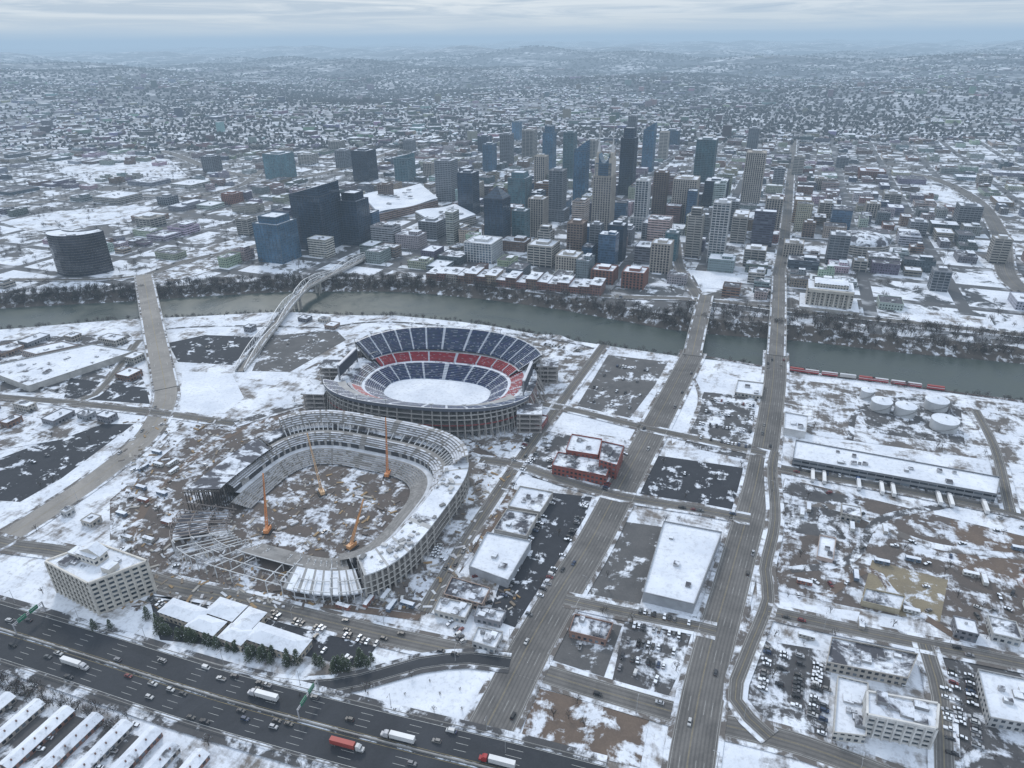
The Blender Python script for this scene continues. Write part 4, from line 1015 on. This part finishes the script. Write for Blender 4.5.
# ---------------------------------------------------------------- trees
def baretree(seed,h=10,ntw=95,snow=.3):
    r=random.Random(seed); mb=MB(); br=(.075,.063,.055)
    mb.cyl(0,0,0,h*.45,.28,.18,6,'foliage',br)
    for k in range(8):
        a=r.uniform(0,6.28); z=h*r.uniform(.25,.45); e=Vector((math.cos(a)*h*r.uniform(.15,.33),math.sin(a)*h*r.uniform(.15,.33),h*r.uniform(.6,1.0)))
        mb.beam((0,0,z),e,.14,'foliage',br)
    for k in range(ntw):
        a=r.uniform(0,6.28); rr=h*.38*math.sqrt(r.random()); z=h*(.3+.7*r.random()*(1-(rr/(h*.5))**2)); p=Vector((math.cos(a)*rr,math.sin(a)*rr,z))
        d=Vector((math.cos(a)*.5+r.uniform(-.5,.5),math.sin(a)*.5+r.uniform(-.5,.5),r.uniform(.3,1))).normalized()*h*r.uniform(.1,.2); s=Vector((-d.y,d.x,r.uniform(-.3,.3))).normalized()*h*.018
        c=(.42,.42,.44) if r.random()<snow else tuple(x*r.uniform(.6,1.4) for x in (.078,.067,.059))
        mb.face([p-s,p+s,p+d],'foliage',c); q=p+d*.4; d2=Vector((d.y*.7,-d.x*.7,d.z*.6)); mb.face([q-s*.8,q+s*.8,q+d2],'foliage',c)
    return mb
protos=[baretree(i,10,110,.12) for i in range(6)]
def mass(name,pl,protos):
    Vs=[];Fs=[];Cs=[];off=0; pr=[]
    for p in protos: pr.append((np.array(p.V),p.F,np.repeat(np.array([(*c[:3],1) for c in p.C],np.float32),[len(f) for f in p.F],axis=0)))
    for (x,y,z,s,a) in pl:
        v,f,c=pr[random.randrange(len(pr))]; ca,sa=math.cos(a)*s,math.sin(a)*s
        Vs.append(np.stack([v[:,0]*ca-v[:,1]*sa+x,v[:,0]*sa+v[:,1]*ca+y,v[:,2]*s+z],1)); Fs.extend([tuple(i+off for i in q) for q in f]); Cs.append(c*random.uniform(.75,1.2)); off+=len(v)
    me=bpy.data.meshes.new(name); me.from_pydata(np.concatenate(Vs).tolist(),[],Fs); me.materials.append(M['foliage'])
    at=me.color_attributes.new('Col','FLOAT_COLOR','CORNER'); at.data.foreach_set('color',np.concatenate(Cs).ravel()); place(me,name,(0,0,0))
pl=[]
xl,xr=G(-60,290).x,G(1090,345).x
for _ in range(1900):
    x=random.uniform(xl,xr); u_=x/ (YN(x))*F*1.05+512
    if 430<u_<690 and random.random()<.5: continue
    o=random.uniform(2,30) if not u_>700 else random.uniform(2,70)
    y=YN(x)+o; z=-10+min(10,o*10/24)
    if free(x,y,1) or o<24: pl.append((x,y,z,random.uniform(.5,1.2),random.uniform(0,6)))
for _ in range(480):
    x=random.uniform(xl,xr); o=random.uniform(1,22); y=YS(x)-o; z=-10+min(10,o*10/17); pl.append((x,y,z,random.uniform(.3,.7),random.uniform(0,6)))
mass('riverbank_trees',pl,protos)
pl=[(x,y,0,random.uniform(.6,1.1),random.uniform(0,6)) for x,y in lot_trees if free(x,y,3) and y>YN(x)+35]
for _ in range(1500):
    X=random.uniform(-1700,1800);Y=random.uniform(850,2400)
    a_,b_=ab(X,Y); b_=BOFF+round((b_-BOFF)/PB)*PB+10.5*random.choice((-1,1)); X,Y=xy(a_,b_)
    if Y>YN(X)+50 and abs(X)<Y*.85 and free(X,Y,2): pl.append((X,Y,0,random.uniform(.5,1.0),random.uniform(0,6)))
mass('street_trees',pl,protos)
pl=[]
for _ in range(190):
    s=random.uniform(.06,.5); (x,y,z),a=onroad('i24',s,random.uniform(-23,-33)); pl.append((x,y,0,random.uniform(.3,.65),a*7))
mass('roadside_shrubs',pl,protos)
BT=[baretree(50+k,7,60,.15).mesh('bare_tree') for k in range(3)]
for _ in range(260):
    u=random.uniform(0,1024);v=random.uniform(400,760); p=G(u,v)
    if free(p.x,p.y,3): place(random.choice(BT),'bare_tree',(p.x,p.y,0),random.uniform(0,6),random.uniform(.5,1))
def pine(seed,h=11):
    r=random.Random(seed); mb=MB(); mb.cyl(0,0,0,h*.9,.25,.05,6,'foliage',(.09,.06,.045))
    for k in range(12):
        a=k*2.4; z=h*(.15+.06*k); mb.beam((0,0,z),(math.cos(a)*h*.2*(1-z/h),math.sin(a)*h*.2*(1-z/h),z+.2),.1,'foliage',(.08,.06,.04))
    for k in range(520):
        z=h*(.1+.9*r.random()**1.25); rm=h*.30*(1-z/h)**.75*(.8+.35*math.sin(z*4+seed)); a=r.uniform(0,6.28); rr=rm*math.sqrt(r.uniform(.15,1.15))
        p=Vector((math.cos(a)*rr,math.sin(a)*rr,z)); d=Vector((math.cos(a),math.sin(a),r.uniform(-.5,.2))).normalized()*r.uniform(.5,1.0); s=Vector((-math.sin(a),math.cos(a),r.uniform(-.3,.3)))*r.uniform(.2,.4)
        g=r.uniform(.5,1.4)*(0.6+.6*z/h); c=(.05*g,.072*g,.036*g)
        if r.random()<.05: c=(.5,.52,.55)
        mb.face([p-s,p+s,p+d],'foliage',c)
    return mb.mesh('pine_tree')
pm=[pine(i) for i in range(4)]
for (u,v,n_) in((150,622,2),(162,630,4),(178,636,5),(196,640,5),(214,645,4),(230,650,4),(250,656,4),(270,660,4),(290,662,3),(332,668,5),(350,667,4),(366,664,4),(104,628,2),(318,668,2)):
    for _ in range(n_):
        p=G(u+random.uniform(-9,9),v+random.uniform(-4,4)); place(random.choice(pm),'pine_tree',(p.x,p.y,0),random.uniform(0,6),random.uniform(.55,1.0))
sm=baretree(99,3,60,0)
pl=[(G(u,v).x,G(u,v).y,0,random.uniform(.6,1),random.uniform(0,6)) for u,v in((300,697),(318,699),(352,690),(370,686),(368,695),(395,712),(440,695),(462,710),(430,682),(460,690),(405,695))]
mass('garden_shrubs',pl,[sm])
# ---------------------------------------------------------------- site clutter
mb=MB()
for _ in range(1900):
    u=random.uniform(120,520);v=random.uniform(418,610); p=G(u,v)
    d=math.hypot(p.x-c1.x,p.y-c1.y)
    if 50<d<98 and not(p.x<c1.x and p.y<c1.y): continue
    s=random.uniform(.5,2.6); g_=random.choice([(.2,.16,.12),(.5,.5,.52),(.12,.1,.09),(.35,.33,.3),(.6,.62,.66),(.3,.2,.1)])
    mb.box(p.x,p.y,0.05,s*random.uniform(.5,3),s*.7,s*random.uniform(.2,.5),random.uniform(0,3),'wall',g_)
mb.obj('construction_debris',(c1.x,c1.y,0))
def trailer(col):
    mb=MB(); mb.box(0,0,.5,9,2.8,2.5,0,'clean',col,'roofw'); mb.box(0,0,.1,8,2.4,.4,0,'wall',(.1,.1,.1))
    for x in(-3.4,-1.2,3.0): mb.box(x,-1.42,1.5,1.1,.06,.9,0,'clean',(.03,.04,.05))
    mb.box(1,-1.43,.6,.95,.07,2,0,'clean',(.2,.2,.2)); mb.box(1,-2.0,.1,1.4,1,.4,0,'wall',(.3,.3,.3)); return mb.mesh('site_trailer')
TR=[trailer(c) for c in((.5,.5,.48),(.38,.36,.33),(.12,.16,.22),(.28,.12,.09))]
for _ in range(46):
    u,v=random.choice([(random.uniform(430,510),random.uniform(470,600)),(random.uniform(120,180),random.uniform(450,560)),(random.uniform(250,420),random.uniform(595,612))]); p=G(u,v)
    if free(p.x,p.y,4): place(random.choice(TR),'site_trailer',(p.x,p.y,.2),-TH+random.choice((0,math.pi/2))); occ(p.x,p.y,5)
for _ in range(70):
    p=G(random.uniform(790,1040),random.uniform(485,640))
    if free(p.x,p.y,3):
        if random.random()<.6: putcar(p,random.uniform(0,3),.5,.3)
        else: place(random.choice(TR),'storage_container',(p.x,p.y,.2),-TH+random.choice((0,math.pi/2)))
        occ(p.x,p.y,4)
for _ in range(60):
    p=G(random.uniform(120,520),random.uniform(425,610))
    if math.hypot(p.x-c1.x,p.y-c1.y)>104 or math.hypot(p.x-c1.x,p.y-c1.y)<38: putcar(p,random.uniform(0,3),.2,.25,'pickup_truck')
# ---------------------------------------------------------------- distant suburb
def fan(n,d0,d1,pw=1.0):
    d=d0*(d1/d0)**(rng.random(n)**pw); a=rng.uniform(-.80,.80,n); return np.stack([d*np.tan(a*.93),d],1)
def dens(p):
    x,y=p[:,0],p[:,1]
    return np.sin(x/420+1)+np.sin(y/510-x/900)+.8*np.sin(x/190+y/270)+.6*np.cos(y/160-x/330)
def boxes(name,pts,wr,hr,gable):
    V=[];Fs=[];C=[];mt=[]; o=0
    Z=tz(pts[:,0],pts[:,1])
    for (x,y),z in zip(pts,Z):
        k=max(1,(y/3200)**.45); a=-TH+random.choice((0,0,0,math.pi/2,.5)); W1=random.uniform(*wr)*k;D1=random.uniform(*wr)*.8*k;h=random.uniform(*hr)
        c,s=math.cos(a),math.sin(a); Q=[(x+p*c-q*s,y+p*s+q*c) for p,q in((-W1/2,-D1/2),(W1/2,-D1/2),(W1/2,D1/2),(-W1/2,D1/2))]
        for q in Q: V.append((q[0],q[1],z-4))
        for q in Q: V.append((q[0],q[1],z+h))
        g=random.choice(cols); m_=sum(g)/3; g=tuple((v*.5+m_*.5)*random.uniform(.4,.8) for v in g)
        for i in range(4): j=(i+1)%4; Fs.append((o+i,o+j,o+4+j,o+4+i)); C+= [(*g,1)]*4; mt.append(0)
        if gable:
            hh=h+D1*.3; m0=((Q[0][0]+Q[3][0])/2,(Q[0][1]+Q[3][1])/2,z+hh); m1=((Q[1][0]+Q[2][0])/2,(Q[1][1]+Q[2][1])/2,z+hh); V.extend([m0,m1])
            rm=random.choice((1,1,2,3))
            for f in((4,5,9,8),(6,7,8,9)): Fs.append(tuple(o+i for i in f)); C+=[(*g,1)]*4; mt.append(rm)
            for f in((7,4,8),(5,6,9)): Fs.append(tuple(o+i for i in f)); C+=[(*g,1)]*3; mt.append(0)
            o+=10
        else: Fs.append((o+4,o+5,o+6,o+7)); C+=[(*g,1)]*4; mt.append(random.choice((1,2,2,3))); o+=8
    me=bpy.data.meshes.new(name); me.from_pydata(V,[],Fs)
    for k in('wall','roof','roofp','roofd'): me.materials.append(M[k])
    me.polygons.foreach_set('material_index',mt); at=me.color_attributes.new('Col','FLOAT_COLOR','CORNER'); at.data.foreach_set('color',np.array(C,np.float32).ravel()); place(me,name,(0,0,0))
p=fan(13500,2300,7500,1.0); p=p[p[:,1]>2420]
A_=p[:,0]*ST+p[:,1]*CT;B_=p[:,0]*CT-p[:,1]*ST
ok=(((A_+8)%PA)>22)&(((B_-BOFF+8)%PB)>22)|(p[:,1]>4000)
ok&=dens(p)>rng.uniform(-1.4,2.0,len(p)); boxes('distant_houses',p[ok],(9,17),(4,7),True)
p=fan(1300,2400,9000,1.1); p=p[p[:,1]>2450]; boxes('distant_buildings',p[dens(p)>-.6],(22,60),(5,14),False)
p=fan(70,2500,6500,1.0); boxes('distant_office_buildings',p,(18,34),(18,40),False)
p=fan(50000,1500,13000,.85)
p=p[(dens(p)<rng.uniform(-1.6,2.6,len(p)))&(p[:,1]>2350)]
V=[];Fs=[];C=[];o=0
Z=tz(p[:,0],p[:,1])
for (x,y),z in zip(p,Z):
    k=max(1,(y/2600)**.85); r_=random.uniform(3.5,7.5)*k; h=random.uniform(6,12)*k**.4
    for i in range(4): a=i*1.57+random.uniform(-.4,.4); V.append((x+math.cos(a)*r_*random.uniform(.6,1.5),y+math.sin(a)*r_*random.uniform(.6,1.3),z+h*random.uniform(.2,.6)))
    V.append((x+random.uniform(-1,1),y,z+h)); V.append((x,y,z-3))
    g=random.uniform(.6,1.2); c=random.choice([(.058,.058,.062),(.048,.05,.055),(.072,.068,.066),(.033,.043,.042)])
    for i in range(4):
        j=(i+1)%4; q=random.uniform(.8,1.4)*g
        Fs.append((o+i,o+j,o+4)); Fs.append((o+j,o+i,o+5)); C+=[(c[0]*q,c[1]*q,c[2]*q,1)]*6
    o+=6
me=bpy.data.meshes.new('distant_trees'); me.from_pydata(V,[],Fs); me.materials.append(M['foliage'])
at=me.color_attributes.new('Col','FLOAT_COLOR','CORNER'); at.data.foreach_set('color',np.array(C,np.float32).ravel()); place(me,'distant_trees',(0,0,0))
# ---------------------------------------------------------------- haze volume
mb=MB(); mb.box(0,30000,-80,150000,90000,700,0,'wall'); hz=mb.obj('haze',(0,30000,-80))
m=bpy.data.materials.new('haze_air'); m.use_nodes=True; t=m.node_tree; t.nodes.clear()
out=t.nodes.new('ShaderNodeOutputMaterial'); SG=9.0e-5
ab_=nd(t,'ShaderNodeVolumeAbsorption',{'Color':(0,0,0,1),'Density':SG}); em=nd(t,'ShaderNodeEmission',{'Color':(.38,.53,.70,1),'Strength':SG*1.0})
ad=nd(t,'ShaderNodeAddShader',{0:ab_.outputs[0],1:em.outputs[0]}); t.links.new(ad.outputs[0],out.inputs['Volume'])
hz.data.materials.clear(); hz.data.materials.append(m)
# ---------------------------------------------------------------- world + sun
SUN_EL,SUN_AZ=math.radians(38),math.radians(-20)
w=bpy.data.worlds.new('World'); sc.world=w; w.use_nodes=True; t=w.node_tree; bg=t.nodes['Background']
sky=t.nodes.new('ShaderNodeTexSky'); sky.sky_type='NISHITA'; sky.sun_disc=False; sky.sun_elevation=SUN_EL; sky.sun_rotation=SUN_AZ
tc=t.nodes.new('ShaderNodeTexCoord').outputs['Generated']; s=nd(t,'ShaderNodeSeparateXYZ',{0:tc})
mp=nd(t,'ShaderNodeMapping',{0:tc}); mp.inputs['Scale'].default_value=(2.6,2.6,46)
n=noise(t,mp.outputs[0],1.8,9,.62,.8)
cl=mix(t,rngm(t,n,.42,.60),c4((4.0,4.7,5.6)),c4((7.4,7.6,7.7)))
hzn=mix(t,rngm(t,n,.35,.62),c4((6.6,6.8,6.9)),c4((9.2,8.7,7.5)))
cl=mix(t,rngm(t,s.outputs[2],.014,.034),hzn,cl)
up=mix(t,rngm(t,s.outputs[2],.06,.5),cl,c4((7.6,8.6,10.0)))
col=mix(t,.9,sky.outputs[0],up); t.links.new(col,bg.inputs[0]); bg.inputs[1].default_value=.125
sd=bpy.data.lights.new('sun','SUN'); sd.energy=1.35; sd.angle=math.radians(11); sd.color=(1,.96,.91); so=bpy.data.objects.new('sun',sd); sc.collection.objects.link(so)
d=Vector((math.sin(SUN_AZ)*math.cos(SUN_EL),math.cos(SUN_AZ)*math.cos(SUN_EL),math.sin(SUN_EL))); so.rotation_euler=d.to_track_quat('Z','Y').to_euler(); so.location=(0,0,800)
print('cars',ncar[0],'objs',len(bpy.data.objects))
